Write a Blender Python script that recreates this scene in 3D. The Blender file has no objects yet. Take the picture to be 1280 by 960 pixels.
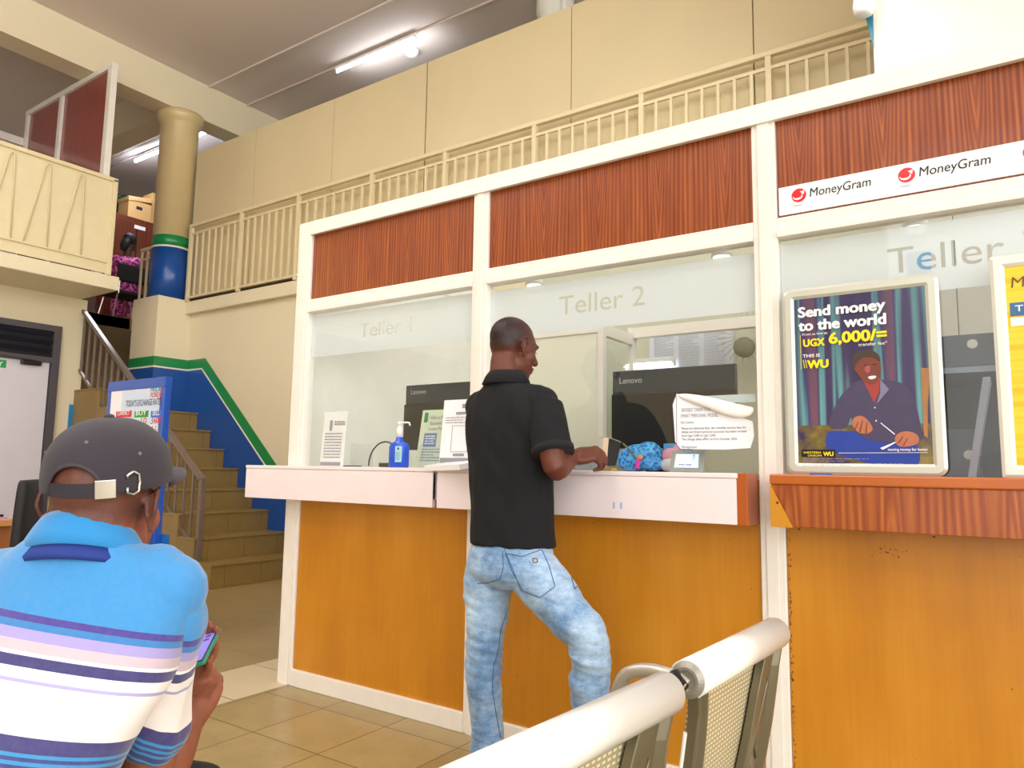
import bpy, bmesh, math, random
from math import sin, cos, pi, radians, sqrt
from mathutils import Vector, Matrix, noise
from mathutils.bvhtree import BVHTree
V = Vector
S = bpy.context.scene
COL = S.collection
random.seed(4)

# ------------------------------------------------------------------ camera
F = 909.2; PIT = .11437; ROL = .015206; HD = -.599098; CZ = 1.15
fw = V((sin(HD)*cos(PIT), cos(HD)*cos(PIT), sin(PIT)))
_rt = V((cos(HD), -sin(HD), 0)); _up = _rt.cross(fw)
rt = _rt*cos(ROL) + _up*sin(ROL); up = -_rt*sin(ROL) + _up*cos(ROL)
cd = bpy.data.cameras.new('camera'); cam = bpy.data.objects.new('camera', cd); COL.objects.link(cam)
cd.sensor_fit = 'HORIZONTAL'; cd.sensor_width = 36; cd.lens = 36*F/1280; cd.clip_start = .05
mw = Matrix.Identity(4)
for i in range(3):
    mw[i][0] = rt[i]; mw[i][1] = up[i]; mw[i][2] = -fw[i]
mw[2][3] = CZ
cam.matrix_world = mw
S.camera = cam
CAMO = V((0, 0, CZ))
def ray(x, y): return rt*((x-640)/F) - up*((y-480)/F) + fw
def aty(x, y, Y): r = ray(x, y); return CAMO + r*(Y/r.y)
def atx(x, y, X): r = ray(x, y); return CAMO + r*(X/r.x)
def atz(x, y, Z): r = ray(x, y); return CAMO + r*((Z-CZ)/r.z)
def atd(x, y, d): return CAMO + ray(x, y)*d

# ------------------------------------------------------------------ light
S.view_settings.view_transform = 'Standard'; S.view_settings.look = 'None'
S.view_settings.gamma = 1; S.view_settings.use_curve_mapping = False
S.view_settings.exposure = -0.22
W = bpy.data.worlds.new('daylight'); S.world = W; W.use_nodes = True
_n = W.node_tree.nodes; _l = W.node_tree.links; _bg = _n['Background']
_g = _n.new('ShaderNodeTexCoord'); _d = _n.new('ShaderNodeVectorMath'); _d.operation = 'DOT_PRODUCT'; _d.inputs[1].default_value = V((.86, -.46, .22)).normalized()
_l.new(_g.outputs['Generated'], _d.inputs[0])
_m = _n.new('ShaderNodeMapRange'); _m.interpolation_type = 'SMOOTHERSTEP'; _m.inputs[1].default_value = .1; _m.inputs[2].default_value = 1.0; _m.inputs[3].default_value = .85; _m.inputs[4].default_value = 4.6
_l.new(_d.outputs['Value'], _m.inputs[0]); _l.new(_m.outputs[0], _bg.inputs[1]); _bg.inputs[0].default_value = (1.0, .97, .93, 1)
def area(name, loc, rot, sx, sy, en, col=(1, 1, 1)):
    l = bpy.data.lights.new(name, 'AREA'); l.shape = 'RECTANGLE'; l.size = sx; l.size_y = sy
    l.energy = en; l.color = col
    o = bpy.data.objects.new(name, l); o.location = loc; o.rotation_euler = rot; COL.objects.link(o); return o
# rows of ceiling tubes over the hall, with upward fill added to brighten the ceiling
for p in ((-2.2, .2), (-5.6, 1.0), (-1.6, -2.4), (-5.6, -2.2)):
    area('ceiling_tube_light', (p[0], p[1], 5.5), (0, 0, 0), 2.4, .3, 42, (1, .98, .95))
    area('ceiling_uplight', (p[0], p[1], 5.5), (pi, 0, 0), 2.4, .3, 78, (.98, .95, 1))
area('ceiling_uplight', (-5.9, 6.0, 5.9), (pi, 0, 0), 1.3, .1, 5, (.95, .97, 1))
area('booth_fill', (-1.7, 4.3, 2.95), (0, 0, 0), 2.6, .25, 3, (.97, 1, 1))  # fill light added over the booths to brighten their inside
area('booth_fill', (-1.0, 3.4, 4.2), (0, radians(38), 0), 1.6, .3, 26, (.97, 1, 1))  # added fill aimed at the left booth side wall
area('upstairs_tube_light', (-10.6, 5.8, 5.8), (0, 0, 0), 2.0, .3, 40, (.85, .9, 1))
area('upstairs_tube_glow', (-10.4, 5.8, 5.8), (pi, 0, 0), 2.6, .1, 25, (.78, .85, 1))

# ------------------------------------------------------------------ materials
def lin(c):
    if isinstance(c, str): c = [int(c[i:i+2], 16)/255 for i in (0, 2, 4)]
    return tuple((v/12.92 if v <= .04045 else ((v+.055)/1.055)**2.4) for v in c) + (1,)
class NT:
    def __init__(s, name):
        s.m = bpy.data.materials.new(name); s.m.use_nodes = True; s.t = s.m.node_tree
        s.b = s.t.nodes['Principled BSDF']
    def n(s, ty, **k):
        o = s.t.nodes.new(ty)
        for a, v in k.items():
            if a.startswith('i_'): o.inputs[int(a[2:])].default_value = v
            else: setattr(o, a, v)
        return o
    def l(s, a, b): s.t.links.new(a, b)
    def math(s, op, a, b=None, c=None, clamp=False):
        o = s.n('ShaderNodeMath', operation=op, use_clamp=clamp)
        for i, v in enumerate((a, b, c)):
            if v is None: continue
            if isinstance(v, (int, float)): o.inputs[i].default_value = v
            else: s.l(v, o.inputs[i])
        return o.outputs[0]
    def coord(s, kind='Object'): return s.n('ShaderNodeTexCoord').outputs[kind]
    def xyz(s, c=None):
        o = s.n('ShaderNodeSeparateXYZ'); s.l(c or s.coord(), o.inputs[0]); return o.outputs
    def vec(s, x, y, z):
        o = s.n('ShaderNodeCombineXYZ')
        for i, v in enumerate((x, y, z)):
            if isinstance(v, (int, float)): o.inputs[i].default_value = v
            else: s.l(v, o.inputs[i])
        return o.outputs[0]
    def noise(s, c, scale, det=3, rough=.55, stretch=None):
        if stretch:
            mp = s.n('ShaderNodeMapping'); mp.inputs['Scale'].default_value = stretch; s.l(c, mp.inputs[0]); c = mp.outputs[0]
        o = s.n('ShaderNodeTexNoise'); o.inputs['Scale'].default_value = scale; o.inputs['Detail'].default_value = det
        o.inputs['Roughness'].default_value = rough; s.l(c, o.inputs['Vector']); return o.outputs[0]
    def mix(s, f, a, b):
        o = s.n('ShaderNodeMix', data_type='RGBA')
        if isinstance(f, (int, float)): o.inputs[0].default_value = f
        else: s.l(f, o.inputs[0])
        for i, v in ((6, a), (7, b)):
            if isinstance(v, tuple): o.inputs[i].default_value = v
            else: s.l(v, o.inputs[i])
        return o.outputs[2]
    def ramp(s, f, stops, interp='LINEAR'):
        o = s.n('ShaderNodeValToRGB'); e = o.color_ramp; e.interpolation = interp
        while len(e.elements) < len(stops): e.elements.new(.5)
        for el, (p, c) in zip(e.elements, stops): el.position = p; el.color = c
        s.l(f, o.inputs[0]); return o.outputs[0]
    def bump(s, h, st=.3, d=.01):
        o = s.n('ShaderNodeBump'); o.inputs['Strength'].default_value = st; o.inputs['Distance'].default_value = d
        s.l(h, o.inputs['Height']); s.l(o.outputs[0], s.b.inputs['Normal'])
    def base(s, c):
        if isinstance(c, tuple): s.b.inputs['Base Color'].default_value = c
        else: s.l(c, s.b.inputs['Base Color'])
MATS = {}
def M(name, col=None, rough=.5, metal=0, var=.06, vs=6, bump=0, bs=40, coat=0, stretch=None, sheen=0, emit=0):
    if name in MATS: return MATS[name]
    t = NT(name); c = lin(col); co = t.coord()
    t.b.inputs['Roughness'].default_value = rough; t.b.inputs['Metallic'].default_value = metal
    if coat: t.b.inputs['Coat Weight'].default_value = coat; t.b.inputs['Coat Roughness'].default_value = .15
    if sheen: t.b.inputs['Sheen Weight'].default_value = sheen
    if var:
        d = tuple(max(0, v*(1-var*2)) for v in c[:3])+(1,); e = tuple(min(1, v*(1+var)) for v in c[:3])+(1,)
        t.base(t.mix(t.noise(co, vs, 4, .6, stretch), d, e))
    else: t.base(c)
    if bump: t.bump(t.noise(co, bs, 4, .6, stretch), bump, .004)
    if emit:
        t.b.inputs['Emission Color'].default_value = c; t.b.inputs['Emission Strength'].default_value = emit
    MATS[name] = t.m; return t.m

cream = M('cream_paint', 'E6DBBC', .42, var=.03, vs=1.5, bump=.08, bs=60)
cream_board = M('cream_board', 'DACBA2', .45, var=.05, vs=1.2, bump=.06, bs=30)
cream_rail = M('cream_rail_paint', 'E3D5AC', .35, var=.05, vs=9)
ceil_m = M('ceiling_paint', 'DCD0CA', .6, var=.03, vs=.7)
white_wall = M('white_wall_paint', 'F2F1E4', .5, var=.02, vs=2)
booth_wall = M('booth_wall_paint', 'E6E6D2', .5, var=.02, vs=2)
frame_m = M('white_frame_enamel', 'EDE8DF', .3, var=.05, vs=14, bump=.05, bs=70, coat=.3)
blue_p = M('blue_paint', '0A4EA0', .3, var=.06, vs=3, coat=.3)
green_p = M('green_paint', '078A48', .3, var=.05, vs=4, coat=.3)
white_line = M('white_line_paint', 'EDEBDD', .4)
laminate = M('white_laminate', 'EDE0E2', .3, var=.04, vs=4, coat=.2)
brown_edge = M('brown_edge_band', 'B0561C', .35, var=.12, vs=8)
steel_rail = M('grey_rail_enamel', '857872', .35, .4, var=.08, vs=8)
chrome = M('polished_steel', 'C9C6BE', .18, 1, var=.04)
bench_tube = M('silver_powder_tube', 'E6E8E4', .35, .05, var=.02, coat=.6)
bench_dark = M('grey_bronze_bracket', '6E6650', .35, .5, var=.06, vs=5, coat=.3)
black_pl = M('black_plastic', '07080B', .35, var=0)
black_mat = M('black_matte', '09090B', .7, var=.1)
white_pl = M('white_plastic', 'F0F0EE', .3, var=0)
paper_m = M('white_paper', 'EEEEF2', .6, var=.02)
grey_txt = M('grey_print', '6A6C74', .6, var=0)
dark_txt = M('dark_print', '22252E', .6, var=0)
white_ink = M('white_print', 'F4F4F2', .5, var=0)
card_m = M('brown_cardboard', 'C49A62', .7, var=.08)

def wood_mat(name, dark, light, xaxis=0, freq=30, coat=.25, tilt=.11, period=.42, off=0, zc=0):
    t = NT(name); x = t.xyz(); X = x[xaxis]; Z = x[2]
    co = t.coord()
    n1 = t.noise(co, 1.6, 2, .5, (1, 1, .35)); n2 = t.noise(co, 60, 3, .6, (1, 1, .035))
    xo = t.math('ADD', X, off)
    pp = t.math('PINGPONG', xo, period/2)
    xs = t.math('ADD', pp, t.math('MULTIPLY', n1, .05))
    zz = t.math('MULTIPLY', t.math('SUBTRACT', Z, zc), tilt)
    q = t.math('DIVIDE', xs, .05); q = t.math('MULTIPLY', q, q); q = t.math('MULTIPLY', q, q)
    fall = t.math('DIVIDE', 1.0, t.math('ADD', q, 1.0))
    r = t.math('SUBTRACT', t.math('SQRT', t.math('ADD', t.math('MULTIPLY', xs, xs), .00012)), t.math('MULTIPLY', zz, fall))
    w = t.math('SINE', t.math('MULTIPLY', r, freq*2*pi))
    w = t.math('MULTIPLY_ADD', w, .24, .42)
    w = t.math('ADD', w, t.math('MULTIPLY', t.math('SUBTRACT', n2, .5), 1.1), clamp=True)
    t.base(t.ramp(w, [(0, lin(dark)), (.55, t_mid(dark, light)), (1, lin(light))]))
    t.b.inputs['Roughness'].default_value = .32; t.b.inputs['Coat Weight'].default_value = coat
    MATS[name] = t.m; return t.m
def t_mid(a, b):
    a = lin(a); b = lin(b); return tuple((p*.6+q*.4) for p, q in zip(a, b))
wood = wood_mat('teak_panel_wood', '6E2A12', 'B8662E', freq=52, off=.05, tilt=.14, period=.27, zc=2.0)
wood2 = wood_mat('teak_counter_wood', '80330F', 'C2702C', freq=46, tilt=.12, period=.3, off=.1, zc=1.0)
cab_wood = wood_mat('mahogany_wood', '4A1A10', '8A4020', xaxis=1, freq=22, tilt=.05)
part_wood = wood_mat('red_partition_wood', '7A2626', 'A84838', freq=25, coat=.8)
pale_wood = wood_mat('pale_wood', 'A8682E', 'C99050', freq=25)

def ochre_mat():
    t = NT('ochre_varnished_ply'); co = t.coord()
    a = t.noise(co, 3.2, 4, .6, (1, 1, .22)); b = t.noise(co, 1.3, 3, .6); c = t.noise(co, 90, 2, .5, (1, 1, .04))
    f = t.math('ADD', t.math('MULTIPLY', a, .5), t.math('ADD', t.math('MULTIPLY', b, .4), t.math('MULTIPLY', c, .15)), clamp=True)
    col = t.ramp(f, [(.3, lin('A4660A')), (.52, lin('C07C0E')), (.75, lin('D2922A'))])
    sp = t.noise(co, 55, 1, .4); sp2 = t.noise(co, 2.5, 2, .5)
    s = t.math('MULTIPLY', t.math('GREATER_THAN', sp, .78), t.math('GREATER_THAN', sp2, .5))
    t.base(t.mix(s, col, lin('4A2008')))
    t.b.inputs['Roughness'].default_value = .38; t.b.inputs['Coat Weight'].default_value = .35
    t.b.inputs['Coat Roughness'].default_value = .3
    return t.m
ochre = ochre_mat()

def tile_mat(name, c1, c2, px, ox, py, oy, jw=.006, jc='5A4A30', stag=False, rough=.32):
    t = NT(name); co = t.coord(); x = t.xyz(co)
    def fr(v, p, o):
        f = t.math('FRACT', t.math('DIVIDE', t.math('SUBTRACT', v, o-50*p), p))
        return t.math('MULTIPLY', t.math('MINIMUM', f, t.math('SUBTRACT', 1.0, f)), p)
    dx = fr(x[0], px, ox); dy = fr(x[1], py, oy)
    j = t.math('LESS_THAN', t.math('MINIMUM', dx, dy), jw/2)
    ix = t.math('FLOOR', t.math('DIVIDE', t.math('SUBTRACT', x[0], ox), px)); iy = t.math('FLOOR', t.math('DIVIDE', t.math('SUBTRACT', x[1], oy), py))
    wn = t.n('ShaderNodeTexWhiteNoise', noise_dimensions='2D'); t.l(t.vec(ix, iy, 0), wn.inputs[0])
    n = t.noise(co, 5, 5, .65); n2 = t.noise(co, 40, 3, .6)
    f = t.math('ADD', t.math('MULTIPLY', n, .7), t.math('ADD', t.math('MULTIPLY', wn.outputs[0], .25), t.math('MULTIPLY', n2, .2)), clamp=True)
    col = t.mix(f, lin(c1), lin(c2))
    t.base(t.mix(j, col, lin(jc)))
    t.b.inputs['Roughness'].default_value = rough
    return t.m
tile_a = tile_mat('brown_floor_tiles', '7E6A3E', 'B4A06C', .41, -2.76, .385, 2.10)
tile_b = tile_mat('pale_floor_tiles', 'BFB08C', 'D6C8A6', .48, -3.67, .46, 2.31)
tile_c = tile_mat('olive_floor_tiles', '8A7448', 'AA9668', .61, -3.67, .61, 2.9, .004, '6A5A3A')
stair_t = tile_mat('stair_tiles', '77602F', '9E844E', 5, 3, .40, 4.45, .004, '5A4624')

def glass_mat(name, tint=(1, 1, 1, 1), refl=1.0, haze=0.0):
    t = NT(name); t.t.nodes.remove(t.b)
    tr = t.n('ShaderNodeBsdfTransparent'); tr.inputs[0].default_value = tint
    gl = t.n('ShaderNodeBsdfGlossy'); gl.inputs['Roughness'].default_value = .02; gl.inputs[0].default_value = (1, 1, 1, 1)
    lw = t.n('ShaderNodeLayerWeight'); lw.inputs[0].default_value = .5; fz = t.math('MULTIPLY_ADD', t.math('POWER', lw.outputs['Facing'], 5.0), .96, .04)
    mx = t.n('ShaderNodeMixShader'); t.l(t.math('MULTIPLY', fz, refl, clamp=True), mx.inputs[0]); t.l(tr.outputs[0], mx.inputs[1]); t.l(gl.outputs[0], mx.inputs[2])
    out = mx
    if haze:
        d = t.n('ShaderNodeBsdfDiffuse'); d.inputs[0].default_value = (.9, .92, .95, 1)
        tl = t.n('ShaderNodeBsdfTranslucent'); tl.inputs[0].default_value = (.9, .92, .95, 1)
        a = t.n('ShaderNodeMixShader'); a.inputs[0].default_value = .35; t.l(d.outputs[0], a.inputs[1]); t.l(tl.outputs[0], a.inputs[2])
        m2 = t.n('ShaderNodeMixShader'); m2.inputs[0].default_value = haze; t.l(mx.outputs[0], m2.inputs[1]); t.l(a.outputs[0], m2.inputs[2]); out = m2
    t.l(out.outputs[0], t.t.nodes['Material Output'].inputs[0])
    return t.m
glass = glass_mat('window_glass', (.97, .99, .98, 1), 1.0, .004)
film = glass_mat('frosted_film', (.95, .97, 1, 1), .6, .78)
acrylic = glass_mat('clear_acrylic', (.96, .97, .97, 1), 1, .12)

def emis(name, col, st):
    t = NT(name); t.b.inputs['Base Color'].default_value = lin(col); t.b.inputs['Emission Color'].default_value = lin(col); t.b.inputs['Emission Strength'].default_value = st; return t.m
tube_e = emis('tube_light', 'F4F8FF', 9)

def attr_mat(name, attr, stops, rough=.8, bump=.25, bs=300, sheen=.3, extra=None):
    t = NT(name); a = t.n('ShaderNodeAttribute'); a.attribute_name = attr
    c = t.ramp(a.outputs['Fac'], stops, 'CONSTANT')
    n = t.noise(t.coord(), 90, 3, .7)
    c = t.mix(t.math('MULTIPLY', n, .25), c, t.mix(.5, c, (.5, .5, .5, 1)))
    t.base(c); t.b.inputs['Roughness'].default_value = rough; t.b.inputs['Sheen Weight'].default_value = sheen
    t.bump(t.noise(t.coord(), bs, 2, .6), bump, .002); return t.m

# ------------------------------------------------------------------ mesh helpers
WL = {}
class MB:
    def __init__(s): s.bm = bmesh.new()
    def box(s, x0, x1, y0, y1, z0, z1):
        vs = [s.bm.verts.new((x, y, z)) for z in (z0, z1) for y in (y0, y1) for x in (x0, x1)]
        for f in ((0, 2, 3, 1), (4, 5, 7, 6), (0, 1, 5, 4), (1, 3, 7, 5), (3, 2, 6, 7), (2, 0, 4, 6)):
            s.bm.faces.new([vs[i] for i in f])
        return s
    def obox(s, c, a, b, d):       # centre + three half vectors
        c, a, b, d = V(c), V(a), V(b), V(d)
        vs = [s.bm.verts.new(c+a*i+b*j+d*k) for k in (-1, 1) for j in (-1, 1) for i in (-1, 1)]
        fl = a.cross(b).dot(d) < 0
        for f in ((0, 2, 3, 1), (4, 5, 7, 6), (0, 1, 5, 4), (1, 3, 7, 5), (3, 2, 6, 7), (2, 0, 4, 6)):
            f = f[::-1] if fl else f
            s.bm.faces.new([vs[i] for i in f])
        return s
    def prism(s, pts, off):        # planar polygon + extrusion vector
        off = V(off); pts = [V(p) for p in pts]; n = len(pts)
        A = [s.bm.verts.new(p) for p in pts]; B = [s.bm.verts.new(p+off) for p in pts]
        try:
            s.bm.faces.new(A); s.bm.faces.new(B[::-1])
        except ValueError: pass
        for i in range(n): s.bm.faces.new([A[i], B[i], B[(i+1) % n], A[(i+1) % n]])
        return s
    def rings(s, R, cap=True, closed=False):
        L = [[s.bm.verts.new(p) for p in r] for r in R]; n = len(L[0]); m = len(L)
        for i in range(m if closed else m-1):
            a, b = L[i], L[(i+1) % m]
            for j in range(n): s.bm.faces.new([a[j], a[(j+1) % n], b[(j+1) % n], b[j]])
        if cap and not closed: s.bm.faces.new(L[0][::-1]); s.bm.faces.new(L[-1])
        return s
    def tube(s, pts, r, n=12, closed=False, cap=True):
        pts = [V(p) for p in pts]; m = len(pts); R = []; t0 = None; side = None
        for i, p in enumerate(pts):
            if closed: t = (pts[(i+1) % m]-pts[i-1]).normalized()
            else: t = (pts[min(i+1, m-1)]-pts[max(i-1, 0)]).normalized()
            if side is None:
                side = t.cross(V((0, 0, 1)));
                if side.length < .1: side = t.cross(V((1, 0, 0)))
                side.normalize()
            else: side = (side - t*side.dot(t)).normalized()
            o = t.cross(side); rr = r[i] if isinstance(r, (list, tuple)) else r
            R.append([p + side*(rr*cos(2*pi*k/n)) + o*(rr*sin(2*pi*k/n)) for k in range(n)])
        return s.rings(R, cap, closed)
    def lathe(s, c, prof, n=32, ax=V((0, 0, 1))):   # prof = (r, h)
        c = V(c); ax = V(ax).normalized(); a = ax.orthogonal().normalized(); b = ax.cross(a)
        return s.rings([[c+ax*h+a*(r*cos(2*pi*k/n))+b*(r*sin(2*pi*k/n)) for k in range(n)] for r, h in prof])
    def ell(s, c, a, b, d, n=20, m=12):
        c, a, b, d = V(c), V(a), V(b), V(d)
        R = []
        for i in range(1, m):
            ph = pi*i/m
            R.append([c + d*-cos(ph) + (a*cos(2*pi*k/n)+b*sin(2*pi*k/n))*sin(ph) for k in range(n)])
        s.rings(R, False)
        return s.capfix(R, c-d, c+d)
    def capfix(s, R, p0, p1):
        s.bm.verts.ensure_lookup_table(); n = len(R[0]); tot = len(s.bm.verts); st = tot-n*len(R)
        v0 = s.bm.verts.new(p0); v1 = s.bm.verts.new(p1); s.bm.verts.ensure_lookup_table()
        for k in range(n):
            s.bm.faces.new([s.bm.verts[st+(k+1) % n], s.bm.verts[st+k], v0])
            s.bm.faces.new([s.bm.verts[tot-n+k], s.bm.verts[tot-n+(k+1) % n], v1])
        return s
    def limb(s, pts, rad, n=16, sub=4):
        pts = [V(p) for p in pts]; P, Q = [], []
        for i in range(len(pts)-1):
            p0, p1, p2, p3 = pts[max(i-1, 0)], pts[i], pts[i+1], pts[min(i+2, len(pts)-1)]
            for k in range(sub):
                t = k/sub
                P.append(.5*((2*p1)+(p2-p0)*t+(2*p0-5*p1+4*p2-p3)*t*t+(3*p1-p0-3*p2+p3)*t**3))
                q = (3*t*t-2*t**3); Q.append(rad[i]*(1-q)+rad[i+1]*q)
        P.append(pts[-1]); Q.append(rad[-1])
        s.tube(P, Q, n)
        for p, r in ((pts[0], rad[0]), (pts[-1], rad[-1])): s.ell(p, (r, 0, 0), (0, r, 0), (0, 0, r), 12, 8)
        return s
    def loft(s, secs, n=36, sub=4, ex=2.3):   # secs: (centre, a_vec, b_vec)
        secs = [(V(a), V(b), V(c)) for a, b, c in secs]; R = []
        def cr(i, t, k):
            q = [secs[max(i-1, 0)][k], secs[i][k], secs[min(i+1, len(secs)-1)][k], secs[min(i+2, len(secs)-1)][k]]
            return .5*((2*q[1])+(q[2]-q[0])*t+(2*q[0]-5*q[1]+4*q[2]-q[3])*t*t+(3*q[1]-q[0]-3*q[2]+q[3])*t**3)
        for i in range(len(secs)-1):
            for k in range(sub + (1 if i == len(secs)-2 else 0)):
                c, a, b = cr(i, k/sub, 0), cr(i, k/sub, 1), cr(i, k/sub, 2)
                ring = []
                for j in range(n):
                    th = 2*pi*j/n; x, y = cos(th), sin(th)
                    x = math.copysign(abs(x)**(2/ex), x); y = math.copysign(abs(y)**(2/ex), y)
                    ring.append(c+a*x+b*y)
                R.append(ring)
        return s.rings(R)
    def build(s, name, mat, parent=None, bev=0, smooth=False, seg=2):
        bmesh.ops.recalc_face_normals(s.bm, faces=s.bm.faces)
        off = WL.get(parent.name, V((0, 0, 0))) if parent else V((0, 0, 0))
        if off.length: bmesh.ops.translate(s.bm, verts=s.bm.verts, vec=-off)
        me = bpy.data.meshes.new(name); s.bm.to_mesh(me); s.bm.free()
        return link(name, me, mat, parent, bev, smooth, seg)
def link(name, me, mat, parent=None, bev=0, smooth=False, seg=2):
    me.materials.clear()
    for m in (mat if isinstance(mat, (list, tuple)) else [mat]): me.materials.append(m)
    o = bpy.data.objects.new(name, me); COL.objects.link(o)
    if parent: o.parent = parent; WL[o.name] = WL.get(parent.name, V((0, 0, 0)))
    else: WL[o.name] = V((0, 0, 0))
    if smooth:
        me.polygons.foreach_set('use_smooth', [True]*len(me.polygons))
    if bev:
        b = o.modifiers.new('bevel', 'BEVEL'); b.width = bev; b.segments = seg; b.limit_method = 'ANGLE'; b.angle_limit = radians(40)
    return o
def tag(o, label=None, cat=None, group=None, kind=None):
    if label: o['label'] = label
    if cat: o['category'] = cat
    if group: o['group'] = group
    if kind: o['kind'] = kind
    return o
def thing(name, label, cat, loc, group=None):
    o = bpy.data.objects.new(name, None); o.empty_display_size = .1; COL.objects.link(o); o.location = loc
    WL[o.name] = V(loc); return tag(o, label, cat, group)
def struct(name, mb, mat, parent=None, bev=0):
    o = mb.build(name, mat, parent, bev)
    if not parent: o['kind'] = 'structure'
    return o
def dup(o, dl, label=None, parent=None):
    c = o.copy(); COL.objects.link(c)
    if parent: c.parent = parent
    else: c.location = V(o.location)+V(dl)
    if label: c['label'] = label
    for ch in [k for k in bpy.data.objects if k.parent == o]: dup(ch, (0, 0, 0), None, c)
    return c
def evaluate(o):
    bpy.context.view_layer.update()
    dg = bpy.context.evaluated_depsgraph_get()
    return bpy.data.meshes.new_from_object(o.evaluated_get(dg))
def fuse(mb, voxel, smooth=4, disp=None, fac=.5):
    """union of the shapes as one continuous skin"""
    me = bpy.data.meshes.new('tmp'); bmesh.ops.recalc_face_normals(mb.bm, faces=mb.bm.faces); mb.bm.to_mesh(me); mb.bm.free()
    o = bpy.data.objects.new('tmp', me); COL.objects.link(o)
    r = o.modifiers.new('r', 'REMESH'); r.mode = 'VOXEL'; r.voxel_size = voxel; r.adaptivity = 0
    if smooth: q = o.modifiers.new('s', 'SMOOTH'); q.iterations = smooth; q.factor = fac
    m2 = evaluate(o)
    bpy.data.objects.remove(o)
    if disp:
        m2.update(); ns = [v.normal.copy() for v in m2.vertices]
        for v, nn in zip(m2.vertices, ns): v.co += nn*disp(v.co)
    return m2
def place(name, me, mat, parent):
    me.transform(Matrix.Translation(-WL[parent.name]))
    return link(name, me, mat, parent, 0, True)
def bvh(me): return BVHTree.FromPolygons([v.co for v in me.vertices], [p.vertices[:] for p in me.polygons])

# text as mesh, laid in a plane: origin o, right vector ux, up vector uz (unit), fitted to width w / height h
def text_mesh(s, bold=0.0, italic=0):
    c = bpy.data.curves.new('t', 'FONT'); c.body = s; c.offset = bold; c.shear = italic; c.resolution_u = 3; c.size = 1
    o = bpy.data.objects.new('t', c); COL.objects.link(o); me = evaluate(o); bpy.data.objects.remove(o); return me
def text(name, s, o, w, mat, parent, h=None, ux=(1, 0, 0), uz=(0, 0, 1), bold=0.0, italic=0):
    me = text_mesh(s, 0, italic); ux = V(ux); uz = V(uz)
    xs = [v.co.x for v in me.vertices]; ys = [v.co.y for v in me.vertices]
    x0, x1 = min(xs), max(xs); b = bold*.8
    sx = w/(x1-x0+2*b); sy = (h/(max(ys)+b)) if h else sx
    off = WL.get(parent.name, V((0, 0, 0))) if parent else V((0, 0, 0))
    bm = bmesh.new(); sh = [(0, 0)] if not b else [(b*cos(k*pi/4), b*.8*sin(k*pi/4)) for k in range(8)]
    co = [v.co.copy() for v in me.vertices]; nn = ux.cross(uz)
    for i, (dx, dy) in enumerate(sh):
        for v, c in zip(me.vertices, co): v.co = V(o) + ux*((c.x-x0+b+dx)*sx) + uz*((c.y+dy+b*.5)*sy) + nn*(i*.00002) - off
        bm.from_mesh(me)
    m2 = bpy.data.meshes.new(name); bm.to_mesh(m2); bm.free(); return link(name, m2, mat, parent)
def merge(name, meshes, mat, parent):
    bm = bmesh.new()
    for m in meshes: bm.from_mesh(m)
    me = bpy.data.meshes.new(name); bm.to_mesh(me); bm.free(); return link(name, me, mat, parent)
def scribble(name, o, w, h, n, mat, parent, ux=(1, 0, 0), uz=(0, 0, 1), th=.35, seed=1):
    """lines of small print: rows of word-length dashes"""
    rr = random.Random(seed); mb = MB(); ux = V(ux); uz = V(uz); nrm = ux.cross(uz)*.0006
    for i in range(n):
        z = h*(1-(i+.5)/n); x = 0
        end = w*(1 if rr.random() < .75 else rr.uniform(.4, .8))
        while x < end-.004:
            l = min(rr.uniform(.008, .028), end-x)
            c = V(o)+ux*(x+l/2)+uz*z
            mb.obox(c, ux*(l/2), uz*(h/n*th/2), nrm*.5); x += l+.004
    return mb.build(name, mat, parent)

# ------------------------------------------------------------------ room shell
YB = 5.154
fl = MB(); fl.box(-3.19, 5, -7, 9, -.1, 0)
struct('floor', fl, tile_a)
struct('trim_1', MB().box(-3.67, -3.19, -7, YB, -.1, .0004), tile_b)
struct('floor_hall', MB().box(-14, -3.67, -7, 9, -.1, 0), tile_c)
struct('ceiling', MB().box(-14, 5, -7, 9, 6.17, 6.3), ceil_m)
struct('wall_left', MB().box(-9.2, -8.99, -7, 4.17, 0, 3.05), cream)
struct('slab_left', MB().box(-14, -8.155, -7, 4.1, 3.05, 3.205), cream, bev=.01)
struct('slab_upstairs', MB().box(-14, -10.39, 4.1, 9, 3.0, 3.2), stair_t)
struct('wall_back', MB().box(-8.435, 5, YB, YB+.2, 0, 3.0), cream)
struct('wall_stair_end', MB().box(-9.0, -8.435, 4.72, YB+.2, 0, 3.17), cream)
struct('slab_back', MB().box(-8.6, 5, 5.075, 9, 2.995, 3.15), cream, bev=.008)
struct('wall_front_added', MB().box(-9.2, -1.4, -7.2, -7, 0, 6.17), cream)  # unseen wall added to even the reflections in the teller glass
struct('wall_right_added', MB().box(.86, 5, 2.63, 2.69, 0, 2.51), white_wall)  # unseen wall added to keep side light out of the booths
struct('wall_far', MB().box(-14.2, -14, -5, 9, 0, 6.1), M('lilac_white_paint', 'D8D2D4', .5, var=.03))
struct('wall_far_back', MB().box(-14, 5, 9, 9.2, 0, 6.1), white_wall)
bmain = MB().box(-8.95, -8.62, -7, 9, 5.675, 6.17)
struct('beam_main', bmain, cream)
struct('beam_cross', MB().box(-14, -8.95, 4.9, 5.22, 5.7, 6.17), cream)
struct('wall_pillar', MB().box(-.476, 5, 4.0, 4.95, 0, 6.17), white_wall)
struct('trim_2', MB().box(-14, 5, 5.30, 5.33, 6.15, 6.17), ceil_m)
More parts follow.
